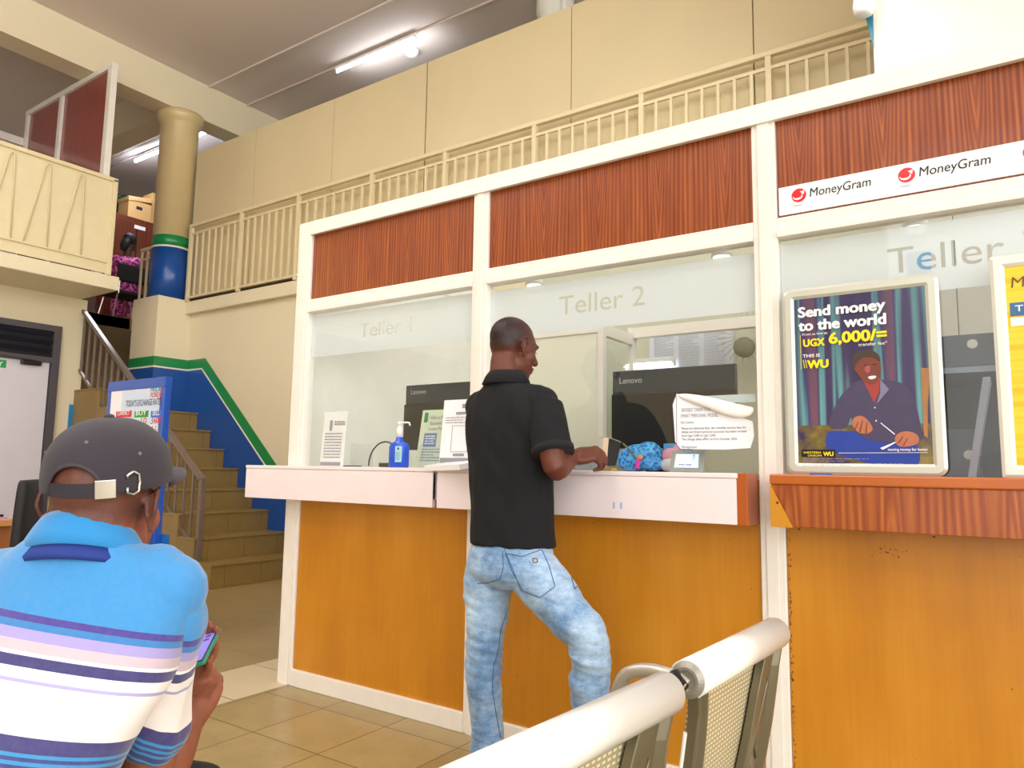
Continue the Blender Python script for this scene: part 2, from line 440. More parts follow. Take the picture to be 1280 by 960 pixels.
# boards that close off the upper floor behind the railing, with seams
seams = [-8.56, -7.33, -5.96, -4.61, -2.96, -1.41, 1.5]
for a, b in zip(seams, seams[1:]):
    struct('wall_board', MB().box(a+.004, b-(.014 if abs(b+4.61) < .01 else .004), 5.17, 5.20, 3.22, 5.17), cream_board, bev=.002)
struct('trim_3', MB().box(-8.6, 1.5, 5.20, 5.22, 3.15, 5.1), M('seam_shade', '4A4030', .8))  # dark sheet added behind the boards, painting the shade in the open seams

# column on the stair wall
cx, cy = -8.80, 5.05
t = thing('column', 'round cream column with green and blue painted base above stair wall', 'column', (cx, cy, 3.17))
MB().lathe((cx, cy, 0), [(.232, 3.90), (.232, 5.52), (.25, 5.54), (.285, 5.60), (.29, 5.63), (.29, 5.675)]).build('shaft', M('tan_column_paint', 'D6C18E', .3, var=.04, coat=.3), t, smooth=False)
MB().lathe((cx, cy, 0), [(.236, 3.17), (.236, 3.855)]).build('blue_base', blue_p, t)
MB().lathe((cx, cy, 0), [(.238, 3.85), (.238, 3.875)]).build('white_stripe', white_line, t)
MB().lathe((cx, cy, 0), [(.236, 3.875), (.236, 4.01)]).build('green_band', green_p, t)
for o in [k for k in bpy.data.objects if k.parent == t]:
    for p in o.data.polygons: p.use_smooth = len(p.vertices) == 4
t = thing('column', 'plain white round column rising behind the upper boards', 'column', (-3.75, 6.2, 3.15))
o = MB().lathe((-3.75, 6.2, 0), [(.17, 3.15), (.17, 5.9), (.2, 5.95), (.2, 6.17)]).build('shaft', white_wall, t, smooth=True)
MB().tube([(-3.55, 6.05, 4.5), (-3.55, 6.05, 6.17)], .03).build('pipe', white_pl, t)

# painted dado band following the stair
def tagk(o): o['kind'] = 'structure'; return o
BM = .8818
def bend(d): return -8.06-d*.45
def foot(d): return bend(d)+(2.42-d)/BM
def band_poly(d0, d1, mat, name, th=.006):
    mb = MB()
    mb.prism([(-8.435, YB, 2.42-d0), (bend(d0), YB, 2.42-d0), (bend(d1), YB, 2.42-d1), (-8.435, YB, 2.42-d1)], (0, -th, 0))
    mb.prism([(bend(d0), YB, 2.42-d0), (foot(d0), YB, 0), (foot(d1), YB, 0), (bend(d1), YB, 2.42-d1)], (0, -th, 0))
    mb.box(-8.435, -8.435+th, 4.72-th, YB, 2.42-d1, 2.42-d0); mb.box(-9.0, -8.435, 4.72-th, 4.72, 2.42-d1, 2.42-d0)
    return tagk(mb.build(name, mat))
band_poly(0, .115, green_p, 'trim_4')
band_poly(.115, .135, white_line, 'trim_5')
mb = MB(); d = .135
mb.prism([(-8.435, YB, 2.42-d), (bend(d), YB, 2.42-d), (foot(d), YB, 0), (-8.435, YB, 0)], (0, -.0055, 0))
mb.box(-8.435, -8.4295, 4.7145, YB, 0, 2.42-d); mb.box(-9.0, -8.435, 4.7145, 4.72, 0, 2.42-d)
tagk(mb.build('trim_6', blue_p))
struct('trim_7', MB().box(-8.99, -8.975, 4.06, 4.165, 0, 1.8), M('light_blue_paint', '1F86C4', .35))

# stairs
t = thing('staircase', 'tiled brown staircase rising to the upper floor beside the blue wall', 'staircase', (-6.12, 4.6, 0))
tr, ri, y0s = .288, .219, 4.10
for k in range(1, 10):
    X = -6.12-(k-1)*tr
    y1 = YB-.008 if k < 9 else 4.71
    mb = MB(); x_ = X-tr if k < 9 else -8.98; mb.box(x_, X, y0s, y1, 0, k*ri-.02); mb.box(x_, X+.014, y0s-.004, y1, k*ri-.02, k*ri)
    if k == 9: mb.box(-9.04, -8.98, 4.2, 4.71, 1.6, k*ri)
    mb.build('step', stair_t, t, .003)
# upper flight, seen through the opening
t = thing('staircase', 'dark upper flight of tiled steps behind the column', 'staircase', (-9.02, 5.0, 1.97))
for k in range(6):
    X = -9.05-k*.268
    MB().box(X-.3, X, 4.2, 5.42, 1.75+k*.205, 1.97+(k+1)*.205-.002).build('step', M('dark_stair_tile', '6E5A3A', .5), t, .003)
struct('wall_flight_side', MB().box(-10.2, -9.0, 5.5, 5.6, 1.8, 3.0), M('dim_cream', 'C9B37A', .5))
struct('trim_8', MB().box(-10.2, -9.5, 5.44, 5.5, 2.75, 2.98), green_p)
struct('wall_under_landing', MB().box(-10.4, -9.2, 4.17, 4.18, 0, 3.0), cream)

def handrail(name, label, cat, p0, p1, low, n, mat, post0, post1, topr=.03, br=.011, group=None, second=None):
    """sloping or level railing from p0 to p1; low = drop of the lower rail below the top rail"""
    p0, p1 = V(p0), V(p1)
    t = thing(name, label, cat, (p0.x, p0.y, p0.z-(post0 or 1)), group)
    dd = (p1-p0); side = V((0, 1, 0)) if abs(dd.x) > abs(dd.y) else V((1, 0, 0)); dn = dd.normalized(); upv = side.cross(dn)
    if upv.z < 0: upv = -upv
    MB().obox((p0+p1)/2, dd/2, side*topr, upv*.02).build('top_rail', mat, t, .008)
    MB().obox((p0+p1)/2-V((0, 0, low)), dd/2, side*.014, upv*.014).build('bottom_rail', mat, t, .003)
    if second: MB().obox((p0+p1)/2-V((0, 0, second)), dd/2, side*.012, upv*.012).build('second_rail', mat, t, .003)
    return t, p0, dd
# stair rail
rl = M('brown_grey_rail', '7C6C66', .35, .3, var=.08, coat=.3)
a, b = V((-6.40, 4.14, .99)), V((-9.10, 4.14, 2.99))
t, p0, dd = handrail('stair_railing', 'brown-grey metal railing sloping down the left side of the staircase', 'railing', a, b, .70, 0, rl, .99, 0)
MB().box(-6.42, -6.37, 4.115, 4.165, 0, 1.01).build('newel_post', rl, t, .004)
nb = 19
for i in range(1, nb):
    p = p0+dd*(i/nb)
    MB().box(p.x-.01, p.x+.01, p.y-.01, p.y+.01, p.z-.70, p.z-.01).build('baluster', rl, t)
# second lower pole going to the wall
# upper railing in front of the boards
RY = 5.07
t = thing('upper_railing', 'long cream metal railing along the upper floor edge above the tellers', 'railing', (-8.4, RY, 3.15))
MB().box(-8.42, .8, RY-.025, RY+.025, 4.10, 4.14).build('top_rail', cream_rail, t, .006)
MB().box(-8.42, .8, RY-.012, RY+.012, 4.0, 4.025).build('second_rail', cream_rail, t)
MB().box(-8.42, .8, RY-.012, RY+.012, 3.185, 3.21).build('bottom_rail', cream_rail, t)
x = -8.4; posts = [-8.40, -7.37, -6.35, -5.22, -4.26, -3.26, -2.26, -1.28, -.25, .7]
for i, x in enumerate(posts):
    MB().box(x-.02, x+.02, RY-.02, RY+.02, 3.15, 4.12).build('post', cream_rail, t)
    if i < len(posts)-1:
        g = posts[i+1]-x; n = 8
        for k in range(1, n):
            q = x+g*k/n
            MB().box(q-.011, q+.011, RY-.010, RY+.010, 3.2, 4.012).build('baluster', cream_rail, t)
# small railing left of the column
t = thing('landing_railing', 'short cream railing section left of the blue column base', 'railing', (-8.95, 5.0, 3.17))
LX0, LX1 = -9.40, -8.72
struct('wall_railing_plinth', MB().box(-9.42, -8.98, 4.93, 5.05, 3.0, 3.17), cream)
MB().box(LX0, LX1, 4.97, 5.01, 3.92, 3.96).build('top_rail', cream_rail, t)
MB().box(LX0, LX1, 4.98, 5.0, 3.80, 3.82).build('second_rail', cream_rail, t)
for k in range(5):
    q = LX0+.012+k*.14
    MB().box(q-.012, q+.012, 4.978, 5.002, 3.17, 3.93).build('baluster', cream_rail, t)

# left balcony parapet with bent-rod decoration
t = thing('balcony_parapet', 'cream metal balcony parapet with zigzag rods on the upper left', 'parapet', (-8.2, 1.5, 3.2))
BX = -8.155
MB().box(BX-.03, BX-.015, -7, 3.97, 3.22, 4.28).build('panel', M('cream_sheet', 'E4D8B0', .35, var=.05, coat=.3), t)
MB().box(BX-.04, BX+.012, -7, 4.0, 4.27, 4.315).build('top_rail', cream_rail, t, .006)
MB().box(BX-.03, BX+.005, -2, 3.98, 3.335, 3.36).build('bottom_rail', cream_rail, t)
MB().box(BX-.04, BX+.012, 3.95, 4.0, 3.205, 4.3).build('end_post', cream_rail, t, .004)
for i in range(14):
    y = 3.62-i*.335
    pts = [(BX+.0, y-.17, 3.35), (BX+.004, y-.03, 4.20), (BX+.004, y-.01, 4.235), (BX+.004, y+.01, 4.235), (BX+.004, y+.02, 4.20), (BX+.0, y+.05, 3.35)]
    MB().tube(pts, .0075, 8).build('rod', cream_rail, t, smooth=True)
t = thing('partition_screen', 'white-framed red-brown wooden screen standing on the left balcony', 'partition', (-9.3, 3.9, 3.2))
PX0, PX1, PY = -10.36, -8.19, 3.88
MB().box(PX0+.05, -9.44, PY, PY+.02, 3.2, 5.6).box(-9.36, PX1-.08, PY, PY+.02, 3.2, 5.6).build('wood_panel', part_wood, t)
f = MB(); f.box(PX0-.002, PX1+.002, PY-.032, PY+.042, 5.6, 5.665); f.box(PX0, PX0+.07, PY-.03, PY+.04, 3.2, 5.6); f.box(-9.44, -9.36, PY-.03, PY+.04, 3.2, 5.6); f.box(PX1-.09, PX1, PY-.03, PY+.04, 3.2, 5.6)
f.build('frame', frame_m, t, .004)
t = thing('partition_screen', 'low white frame at the far left of the balcony behind the parapet', 'partition', (-10.36, 2.6, 3.2))
MB().box(-10.42, -10.36, 1.0, 3.85, 5.2, 5.3).box(-10.42, -10.36, 3.5, 3.58, 3.2, 5.2).build('frame', frame_m, t, .004)

# left wall door
dt = struct('door_1', MB().box(-8.985, -8.96, 2.7, 3.80, 0, 2.28), M('door_lilac_white', 'D9D6E0', .35, var=.03, coat=.3), None)
DX = -8.985
dfm = M('dark_grey_frame', '56525A', .4, .2, var=.08)
mb = MB(); mb.box(DX, DX+.06, 3.81, 3.89, 0, 2.68); mb.box(DX, DX+.06, 2.6, 3.81, 2.61, 2.68); mb.box(DX, DX+.06, 2.6, 3.81, 2.25, 2.31)
mb.build('door_frame', dfm, dt)
mb = MB()
for k in range(3): mb.obox((DX+.02, 3.2, 2.38+k*.095), (.03, 0, .03), (0, .61, 0), (.003, 0, -.003))
mb.build('louvre', M('dark_louvre', '2A2C3A', .3), dt)
MB().box(DX-.001, DX+.003, 2.6, 3.81, 2.31, 2.61).build('louvre_back', black_mat, dt)
t = thing('door_closer', 'black door closer at the top of the white door', 'door closer', (-8.95, 3.6, 2.2))
MB().box(-8.96, -8.90, 3.50, 3.70, 2.20, 2.25).build('body', black_pl, t, .01)
MB().tube([(-8.92, 3.66, 2.25), (-8.86, 3.45, 2.27), (-8.92, 3.25, 2.28)], .008, 8).build('arm', dfm, t)
t = thing('exit_sign', 'small green door sign with white writing on the white door', 'sign', (-8.957, 3.2, 2.19))
MB().box(-8.96, -8.955, 2.95, 3.37, 2.14, 2.225).build('plate', M('sign_green', '1FA05A', .4), t)
text('lettering', 'EXIT ONLY', (-8.953, 2.985, 2.155), .35, white_ink, t, h=.05, ux=(0, 1, 0), bold=.01)

# ------------------------------------------------------------------ teller front
FY = 2.66
t = thing('teller_booth_front', 'white-painted frame of the three teller booths', 'frame', (-1.6, FY, 0))
def fbar(nm, x0, x1, z0, z1, y0=FY-.03, y1=FY+.03): return MB().box(x0, x1, y0, y1, z0, z1).build(nm, frame_m, t, .004)
posts_x = ((-3.28, -3.17), (-2.03, -1.945), (-.735, -.65), (.78, .86))
for a, b in posts_x:
    fbar('post', a, b, 0, 2.435); MB().box(a+.022, b-.022, FY-.037, FY-.03, 0, 2.43).build('post_bead', frame_m, t, .002)
fbar('top_rail', -3.28, .86, 2.43, 2.51)
MB().box(-3.17, .8, FY-.045, FY-.028, 2.425, 2.445).build('top_bead', frame_m, t, .002)
for a, b in ((-3.17, -2.03), (-1.945, -.735), (-.65, .78)): fbar('middle_rail', a-.0005, b+.0005, 1.985, 2.06, FY-.028, FY+.028)
for a, b in ((-3.17, -2.03), (-1.945, -.735), (-.65, .78)): MB().box(a, b, FY-.040, FY-.026, 1.985, 2.008).build('middle_bead', frame_m, t, .002)
for a, b in ((-3.17, -2.03), (-1.945, -.735), (-.65, .78)): fbar('bottom_rail', a-.0005, b+.0005, 0, .085, FY-.034, FY+.028)
bays = ((-3.17, -2.03), (-1.945, -.735), (-.65, .78))
for i, (a, b) in enumerate(bays):
    w = ('left', 'middle', 'right')[i]
    o = MB().box(a+.002, b-.002, FY-.018, FY-.004, .085, 1.12).build('front_panel', ochre, t)
    o['label'] = 'ochre varnished plywood panel'
    o = MB().box(a+.002, b-.002, FY-.014, FY-.004, 2.06, 2.43).build('header_panel', wood, t)
    o['label'] = 'red-brown wood-grain header panel'
    o = struct('window_%d' % (i+1), MB().box(a, b, FY, FY+.005, 1.14, 1.985), glass)
# rust marks running beside the right post
rustm = M('rust_stain', '7A3208', .7, var=.3, vs=40)
rb = MB(); rr = random.Random(3)
for i in range(150):
    z = rr.uniform(.1, .95); q = rr.uniform(.0006, .0022); a = -.647+abs(rr.gauss(0, .004))
    rb.box(a, a+q*1.5, FY-.0195, FY-.018, z, z+q*2.5)
for i in range(26):
    a = rr.gauss(-.33, .03); z = rr.gauss(.9, .008); q = rr.uniform(.001, .003); rb.box(a, a+q*1.6, FY-.0195, FY-.018, z, z+q)
o = rb.build('rust_marks', rustm, t); o['kind'] = 'stuff'

# frosted films with the letters cut out of them
def film_strip(x0, x1, z0, z1, word, tx, tz, tw, th, label, name='frosted_film', bold=.021):
    c = bpy.data.curves.new('f', 'FONT'); c.body = word; c.offset = bold; c.resolution_u = 4; c.size = 1
    o = bpy.data.objects.new('f', c); COL.objects.link(o); bpy.context.view_layer.update()
    dg = bpy.context.evaluated_depsgraph_get(); cu = o.to_curve(dg)
    new = bpy.data.curves.new('film', 'CURVE'); new.dimensions = '2D'; new.fill_mode = 'BOTH'; new.resolution_u = 4
    P = [p.co for s in cu.splines for p in s.bezier_points]
    ax, bx = min(p.x for p in P), max(p.x for p in P); by = max(p.y for p in P)
    f = lambda p: (tx+(p.x-ax)*tw/(bx-ax), tz+p.y*th/by, 0)
    for s in cu.splines:
        n = new.splines.new('BEZIER'); n.bezier_points.add(len(s.bezier_points)-1); n.use_cyclic_u = True
        for q, p in zip(n.bezier_points, s.bezier_points):
            q.co = f(p.co); q.handle_left_type = q.handle_right_type = 'FREE'; q.handle_left = f(p.handle_left); q.handle_right = f(p.handle_right)
    n = new.splines.new('POLY'); n.points.add(3); n.use_cyclic_u = True
    for q, (a, b) in zip(n.points, ((x0, z0), (x1, z0), (x1, z1), (x0, z1))): q.co = (a, b, 0, 1)
    o.to_curve_clear(); bpy.data.objects.remove(o)
    o = bpy.data.objects.new('f2', new); COL.objects.link(o); me = evaluate(o); bpy.data.objects.remove(o)
    bm = bmesh.new(); bm.from_mesh(me)
    for v in bm.verts: v.co = V((v.co.x, FY+.0065, v.co.y))
    me2 = bpy.data.meshes.new(name); bm.to_mesh(me2); bm.free()
    par = bpy.data.objects['window_%s' % word[-1]]
    o = link(name, me2, film, par); s = o.modifiers.new('s', 'SOLIDIFY'); s.thickness = .0004
    o['label'] = label; return o
film_strip(-3.168, -2.032, 1.738, 1.965, 'Teller 1', -2.80, 1.818, .37, .072, 'frosted film band on the first window reading Teller 1')
film_strip(-1.943, -.737, 1.735, 1.955, 'Teller 2', -1.58, 1.808, .40, .082, 'frosted film band on the middle window reading Teller 2')
film_strip(-.648, .778, 1.738, 1.965, 'Teller 3', -.304, 1.812, .42, .086, 'frosted film band on the right window reading Teller 3')
# blue letter backing behind the e
# glowing discs added where lamp reflections show in the glass
for i, x in enumerate((-1.769, -.895, -.225)):
    t = thing('glint_disc', ('glowing disc added for a lamp reflection at the left end of the middle window', 'glowing disc added for a lamp reflection at the right end of the middle window', 'glowing disc added for a lamp reflection above the right window')[i], 'lamp', (x, 2.76, 1.985), 'glowing discs added as reflections under the middle rail')
    MB().lathe((x, 2.76, 0), [(.042, 1.985), (.04, 2.0), (.03, 2.01)]).build('housing', white_pl, t, smooth=True)
    MB().lathe((x, 2.76, 0), [(.006, 1.968), (.022, 1.971), (.032, 1.978), (.034, 1.985)]).build('lens', emis('glint_glow_%d' % i, 'FFF8E8', 3), t, smooth=True)
    MB().box(x-.03, x+.03, 2.68, 2.77, 2.005, 2.02).build('bracket', white_pl, t)

# logo strip
t = thing('logo_strip', 'white sign strip with round red logos and black lettering on the right header panel', 'sign', (.05, FY-.02, 2.07))
MB().box(-.643, .76, FY-.022, FY-.0145, 2.068, 2.172).build('board', M('sign_white', 'EEF0F2', .3, var=0, coat=.3), t, .001)
redm = M('logo_red', 'E0162B', .3, var=0, coat=.5)
dkr = M('logo_dark_red', '8A1020', .4, var=0)
sy = FY-.0226
for lx in (-.573, -.233, .107, .447):
    MB().prism([(lx+.025*cos(a*pi/20), sy, 2.131+.025*sin(a*pi/20)) for a in range(40)], (0, -.0006, 0)).build('logo_disc', redm, t)
    # white swirl and arrow
    mb = MB()
    arc = [(lx-.004+.0165*cos(radians(q)), sy-.0012, 2.127+.0125*sin(radians(q))) for q in range(165, 400, 12)]
    inn = [(lx-.004+(.0165-.0075*sin(radians((q-165)/235*180)))*cos(radians(q)), sy-.0012, 2.127+(.0125-.007*sin(radians((q-165)/235*180)))*sin(radians(q))) for q in range(400, 164, -12)]
    mb.prism(arc+inn[::1], (0, -.0005, 0))
    mb.prism([(lx+.004, sy-.0012, 2.1435), (lx+.0195, sy-.0012, 2.146), (lx+.0155, sy-.0012, 2.131)], (0, -.0005, 0))
    mb.build('logo_arrow', white_ink, t)
    MB().prism([(lx-.006+.018*cos(a*pi/10), sy, 2.0945+.0022*sin(a*pi/10)) for a in range(20)], (0, -.0005, 0)).build('logo_shadow_mark', M('logo_grey', 'B9BBC0', .5, var=0), t)
    text('lettering', 'MoneyGram', (lx+.036, sy-.0006, 2.118), .197, dark_txt, t, h=.031, bold=.004, italic=.12)

# counters
def counter(x0, x1, label, white=True):
    t = thing('teller_counter', label, 'counter', ((x0+x1)/2, 2.75, .97))
    y0 = 2.50
    if white:
        MB().box(x0, x1, y0, 3.05, 1.0, 1.125).build('carcass', laminate, t, .004)
        MB().box(x0-.003, x1+.003, y0-.004, 3.05, 1.125, 1.142).build('counter_top', laminate, t, .003)
        MB().box(x0, x1, y0-.002, y0+.02, .968, 1.122).build('apron', laminate, t, .002)
    else:
        MB().box(x0, x1, y0, 3.05, .972, 1.108).build('apron', wood2, t, .002)
        MB().box(x0-.003, x1+.003, y0-.006, 3.05, 1.108, 1.142).build('counter_top', M('orange_edge', 'B8601C', .3, var=.1, coat=.3), t, .005)
    return t
counter(-3.46, -2.125, 'white laminate counter shelf under the first teller window at left')
t = counter(-2.10, -.772, 'white laminate counter shelf in front of the standing man')
MB().box(-.775, -.738, 2.498, 2.63, .967, 1.143).build('brown_end_panel', brown_edge, t, .002)
# blue marker smudges on the apron
mb = MB()
for x in (-1.235, -1.205): mb.obox((x, 2.4975, 1.015), (.004, 0, .001), (0, .0004, 0), (0, 0, .012))
mb.build('blue_pen_mark', M('blue_pen', '9AB4E0', .6, var=0), t)
t = counter(-.66, .85, 'wood-grain counter shelf with orange edge under the right window', False)
MB().prism([(-.661, 2.492, 1.11), (-.661, 2.492, .97), (-.59, 2.492, .97)], (0, -.0015, 0)).build('corner_tape', M('tape_yellow', 'C88A1C', .4), t)
MB().box(-.641, -.635, 2.489, 2.491, 1.045, 1.052).build('screw', black_mat, t)

# things on the counters
CT = 1.142
# sanitizer bottle
bx, by_ = -2.39, 2.56
t = thing('pump_bottle', 'blue hand sanitiser bottle with white pump on the left counter', 'bottle', (bx, by_, CT))
bl = M('bottle_blue', '0A4FD0', .25, var=0, coat=.3)
def sq(r1, r2, h, n=28, ex=3.2, c=(bx, by_)):
    out = []
    for j in range(n):
        th = 2*pi*j/n; a, b = cos(th), sin(th); out.append(V((c[0]+r1*math.copysign(abs(a)**(2/ex), a), c[1]+r2*math.copysign(abs(b)**(2/ex), b), h)))
    return out
MB().rings([sq(.046, .028, CT), sq(.05, .032, CT+.006), sq(.05, .032, CT+.095), sq(.044, .028, CT+.112), sq(.024, .02, CT+.122, ex=2), sq(.017, .017, CT+.126, ex=2), sq(.017, .017, CT+.143, ex=2)]).build('body', bl, t, smooth=True)
MB().lathe((bx, by_, CT), [(.014, .143), (.014, .185), (.009, .19), (.006, .2), (.012, .203), (.012, .215), (.004, .218)]).build('pump_neck', white_pl, t, smooth=True)
MB().tube([(bx, by_, CT+.209), (bx+.045, by_-.005, CT+.212), (bx+.066, by_-.008, CT+.21), (bx+.072, by_-.008, CT+.196)], .0045, 10).build('nozzle', white_pl, t, smooth=True)
MB().box(bx+.006, bx+.047, by_-.0345, by_-.031, CT+.025, CT+.1).build('paper_label', M('label_pale_blue', 'AEE0F0', .4, var=0), t, .002)
MB().lathe((bx+.026, by_-.0348, CT+.088), [(.006, 0), (.006, .0005)], 16, ax=(0, -1, 0)).build('label_emblem', dark_txt, t)
scribble('label_print', (bx+.011, by_-.0352, CT+.034), .03, .04, 7, M('label_teal', '2A9098', .5, var=0), t, seed=3)

def stand(name, label, x0, x1, y, z0, z1, lean=.03, mat=paper_m, group=None, th=.003):
    t = thing(name, label, 'notice', ((x0+x1)/2, y, z0), group)
    ux = V((1, 0, 0)); uz = V((0, lean, z1-z0)).normalized(); n = V((0, -1, 0))
    o = V((x0, y, z0))
    MB().obox(o+ux*((x1-x0)/2)+uz*((z1-z0)/2)+V((0, th/2, 0)), ux*((x1-x0)/2), uz*((z1-z0)/2), V((0, th/2, 0))).build('sheet', mat, t)
    return t, o-V((0, .0015, 0)), uz
t, o, uz = stand('info_stand', 'white notice card propped against the glass beside the standing man', -2.178, -1.955, 2.60, CT, 1.46)
MB().obox(o+V((.1115, .012, 0))+uz*.15, (.1115, 0, 0), uz*.155, (0, .001, 0)).build('holder', acrylic, t)
MB().obox(o+V((.226, .006, 0))+uz*.13, (.004, 0, 0), uz*.13, (0, .004, 0)).build('dark_edge', M('navy_plastic', '14103A', .3), t)
gb = M('print_grey_bar', '8E9096', .6, var=0)
mb = MB(); e = V((0, -.0004, 0))
for ox, oz, w_, h_ in ((.112, .035, .108, .013), (.165, .287, .054, .010), (.11, .254, .032, .006), (.11, .062, .032, .006)):
    MB().obox(o+V((ox, 0, 0))+uz*oz, (w_, 0, 0), uz*h_, e).build('printed_bar', gb, t)
scribble('small_print', o+V((.02, -.0006, 0))+uz*.205, .16, .035, 3, grey_txt, t, uz=uz, th=.22, seed=5)
mb = MB()
for a, b, c, d in ((.0, .094, .0, .002), (.0, .094, .122, .002)): pass
q0, q1, w0, w1 = .062, .158, .075, .197
for (a, b, c, d) in ((q0, q1, w0, w0+.0015), (q0, q1, w1-.0015, w1), (q0, q0+.0015, w0, w1), (q1-.0015, q1, w0, w1)):
    mb.obox(o+V(((a+b)/2, 0, 0))+uz*((c+d)/2), ((b-a)/2, 0, 0), uz*((d-c)/2), e)
mb.build('empty_print_box', grey_txt, t)
t, o, uz = stand('leaflet_stand', 'pale green leaflet in a clear stand behind the white notice card', -2.44, -2.21, 2.73, CT, 1.435, .05, M('leaflet_green', 'CFD8C0', .5, var=.03))
text('lettering', 'Get a Personal', o+V((.06, -.001, 0))+uz*.245, .16, grey_txt, t, h=.017, uz=uz)
text('lettering', 'School Fees', o+V((.06, -.001, 0))+uz*.217, .13, grey_txt, t, h=.016, uz=uz)
text('lettering', 'Loan Payment', o+V((.06, -.001, 0))+uz*.189, .15, grey_txt, t, h=.016, uz=uz)
MB().obox(o+V((.03, -.001, 0))+uz*.255, (.011, 0, 0), uz*.025, (0, .0005, 0)).build('emblem', green_p, t)
MB().obox(o+V((.075, -.001, 0))+uz*.14, (.04, 0, 0), uz*.034, (0, .0005, 0)).build('blue_block', M('print_slate', '7080A8', .5, var=0), t, .0)
scribble('small_print', o+V((.045, -.002, 0))+uz*.115, .06, .05, 4, white_ink, t, uz=uz, seed=9)
scribble('small_print', o+V((.03, -.001, 0))+uz*.03, .13, .07, 5, gb, t, uz=uz, seed=10)
t, o, uz = stand('info_stand', 'curled printed page in a clear sleeve at the left end of the left window', -3.02, -2.845, 2.63, CT, 1.43, .02, M('sleeve_paper', 'DCDFDC', .35, var=.04))
o = o+V((0, -.0008, 0))
MB().obox(o+V((.06, 0, 0))+uz*.215, (.009, 0, 0), uz*.028, (0, .0004, 0)).build('emblem', gb, t)
scribble('heading', o+V((.085, 0, 0))+uz*.215, .08, .025, 2, gb, t, uz=uz, th=.6, seed=11)
scribble('small_print', o+V((.02, 0, 0))+uz*.04, .13, .14, 9, gb, t, uz=uz, seed=12)
MB().obox(o+V((.08, 0, 0))+uz*.014, (.075, 0, 0), uz*.009, (0, .0004, 0)).build('footer_bar', gb, t)
# loose white board overhanging
o = MB().obox((-2.02, 2.555, 1.158), (.125, -.03, .004), (.03, .09, .014), (0, -.002, .012)).build('white_board', M('foam_board', 'F4F4F8', .4, var=0), None, .001)
tag(o, 'loose white foam board lying across the counters beside the standing man', 'board')
# cable and small pad inside
t = thing('signature_pad', 'small black device with a looping cable inside the first window', 'device', (-2.62, 2.72, CT))
MB().box(-2.66, -2.53, 2.70, 2.76, CT, CT+.022).build('body', black_pl, t, .004)
pts = [(-2.77+.0+.115*(1-cos(a)), 2.74, CT+.005+.125*sin(a)) for a in [i*pi/20 for i in range(19)]]
MB().tube(pts, .004, 8).build('cable', black_mat, t, smooth=True)
MB().box(-2.98, -2.80, 2.71, 2.72, CT, CT+.006).build('cable_run', black_mat, t)
o = MB().box(-2.865, -2.861, 2.70, 2.86, CT, CT+.12).build('acrylic_divider', acrylic); tag(o, 'thin clear acrylic divider inside the first window', 'divider')

def monitor(x0, x1, z0, z1, y, label, tx, tz, tw):
    t = thing('computer_monitor', label, 'monitor', ((x0+x1)/2, y, CT))
    zm = z1-(z1-z0)*.30
    MB().box(x0, x1, y, y+.02, zm, z1).build('upper_back', M('slate_plastic', '2A3440', .25, var=.03), t, .004)
    MB().box(x0, x1, y-.012, y+.022, z0, zm).build('lower_back', black_pl, t, .004)
    MB().box((x0+x1)/2-.04, (x0+x1)/2+.04, y+.0, y+.02, CT-.0, z0+.02).build('stand_neck', black_pl, t)
    MB().box((x0+x1)/2-.1, (x0+x1)/2+.1, y-.05, y+.1, CT, CT+.012).build('stand_base', black_pl, t, .004)
    text('lettering', 'Lenovo', (tx, y-.0008, tz), tw, M('silver_print', 'B8BCC0', .4, var=0), t, bold=.004)
monitor(-2.70, -2.12, 1.235, 1.585, 2.93, 'black computer monitor behind the notices in the first window', -2.66, 1.535, .105)
monitor(-1.455, -.90, 1.24, 1.585, 2.93, 'black computer monitor seen from behind in the middle window', -1.42, 1.528, .108)

# torn notice taped on the middle window
t = thing('torn_notice', 'white notice with peeled top corner taped to the middle window', 'notice', (-.9, FY-.01, 1.24))
ny = FY-.004
P = lambda x, y, d=0: aty(x, y, ny-d)
pts = [P(846, 492), P(870, 497), P(903, 510), P(925, 521), P(941, 527), P(943, 545), P(938, 560), P(905, 562), P(851, 561), P(844, 552), P(841, 506)]
MB().prism(pts, (0, -.0012, 0)).build('sheet', paper_m, t)
curl = MB(); 
c0 = [P(846, 491, .002), P(875, 493, .004), P(905, 500, .006), P(937, 508, .008), P(943, 509, .006)]
c1 = [P(848, 495, .012), P(876, 502, .022), P(906, 515, .028), P(932, 521, .02), P(942, 515, .008)]
c2 = [P(852, 499, .004), P(880, 508, .012), P(908, 520, .014), P(926, 523, .010), P(938, 520, .004)]
vs = [[curl.bm.verts.new(p) for p in c] for c in (c0, c1, c2)]
for i in range(2):
    for j in range(4): curl.bm.faces.new([vs[i][j], vs[i][j+1], vs[i+1][j+1], vs[i+1][j]])
o = curl.build('peeled_flap', M('paper_back', 'EDE6E0', .6, var=.03), t, smooth=True); s = o.modifiers.new('s', 'SOLIDIFY'); s.thickness = .001; s = o.modifiers.new('u', 'SUBSURF'); s.levels = s.render_levels = 2
def ptext(s, x0, y0, x1, h, mat=dark_txt, bold=.0):
    a = P(x0, y0, .002); b = P(x1, y0, .002); text('lettering', s, a, b.x-a.x, mat, t, h=h, bold=bold)
ptext('REVISED TARIFF FOR', 852, 515, 888, .014, gb, .01); ptext('SMART PERSONAL MODEL', 851, 522, 898, .013, gb, .01)
ptext('Dear Customer,', 851, 529.5, 868, .009)
ptext('Please be informed that, the monthly service fees for', 852, 537, 933, .009)
ptext('Akiba and Smart personal accounts has been revised', 852, 541.5, 933, .009)
ptext('from Ugx 3,500 to Ugx 3,500.', 852, 546, 895, .009)
ptext('This change takes effect on 01st October 2025.', 852, 550.5, 922, .009)
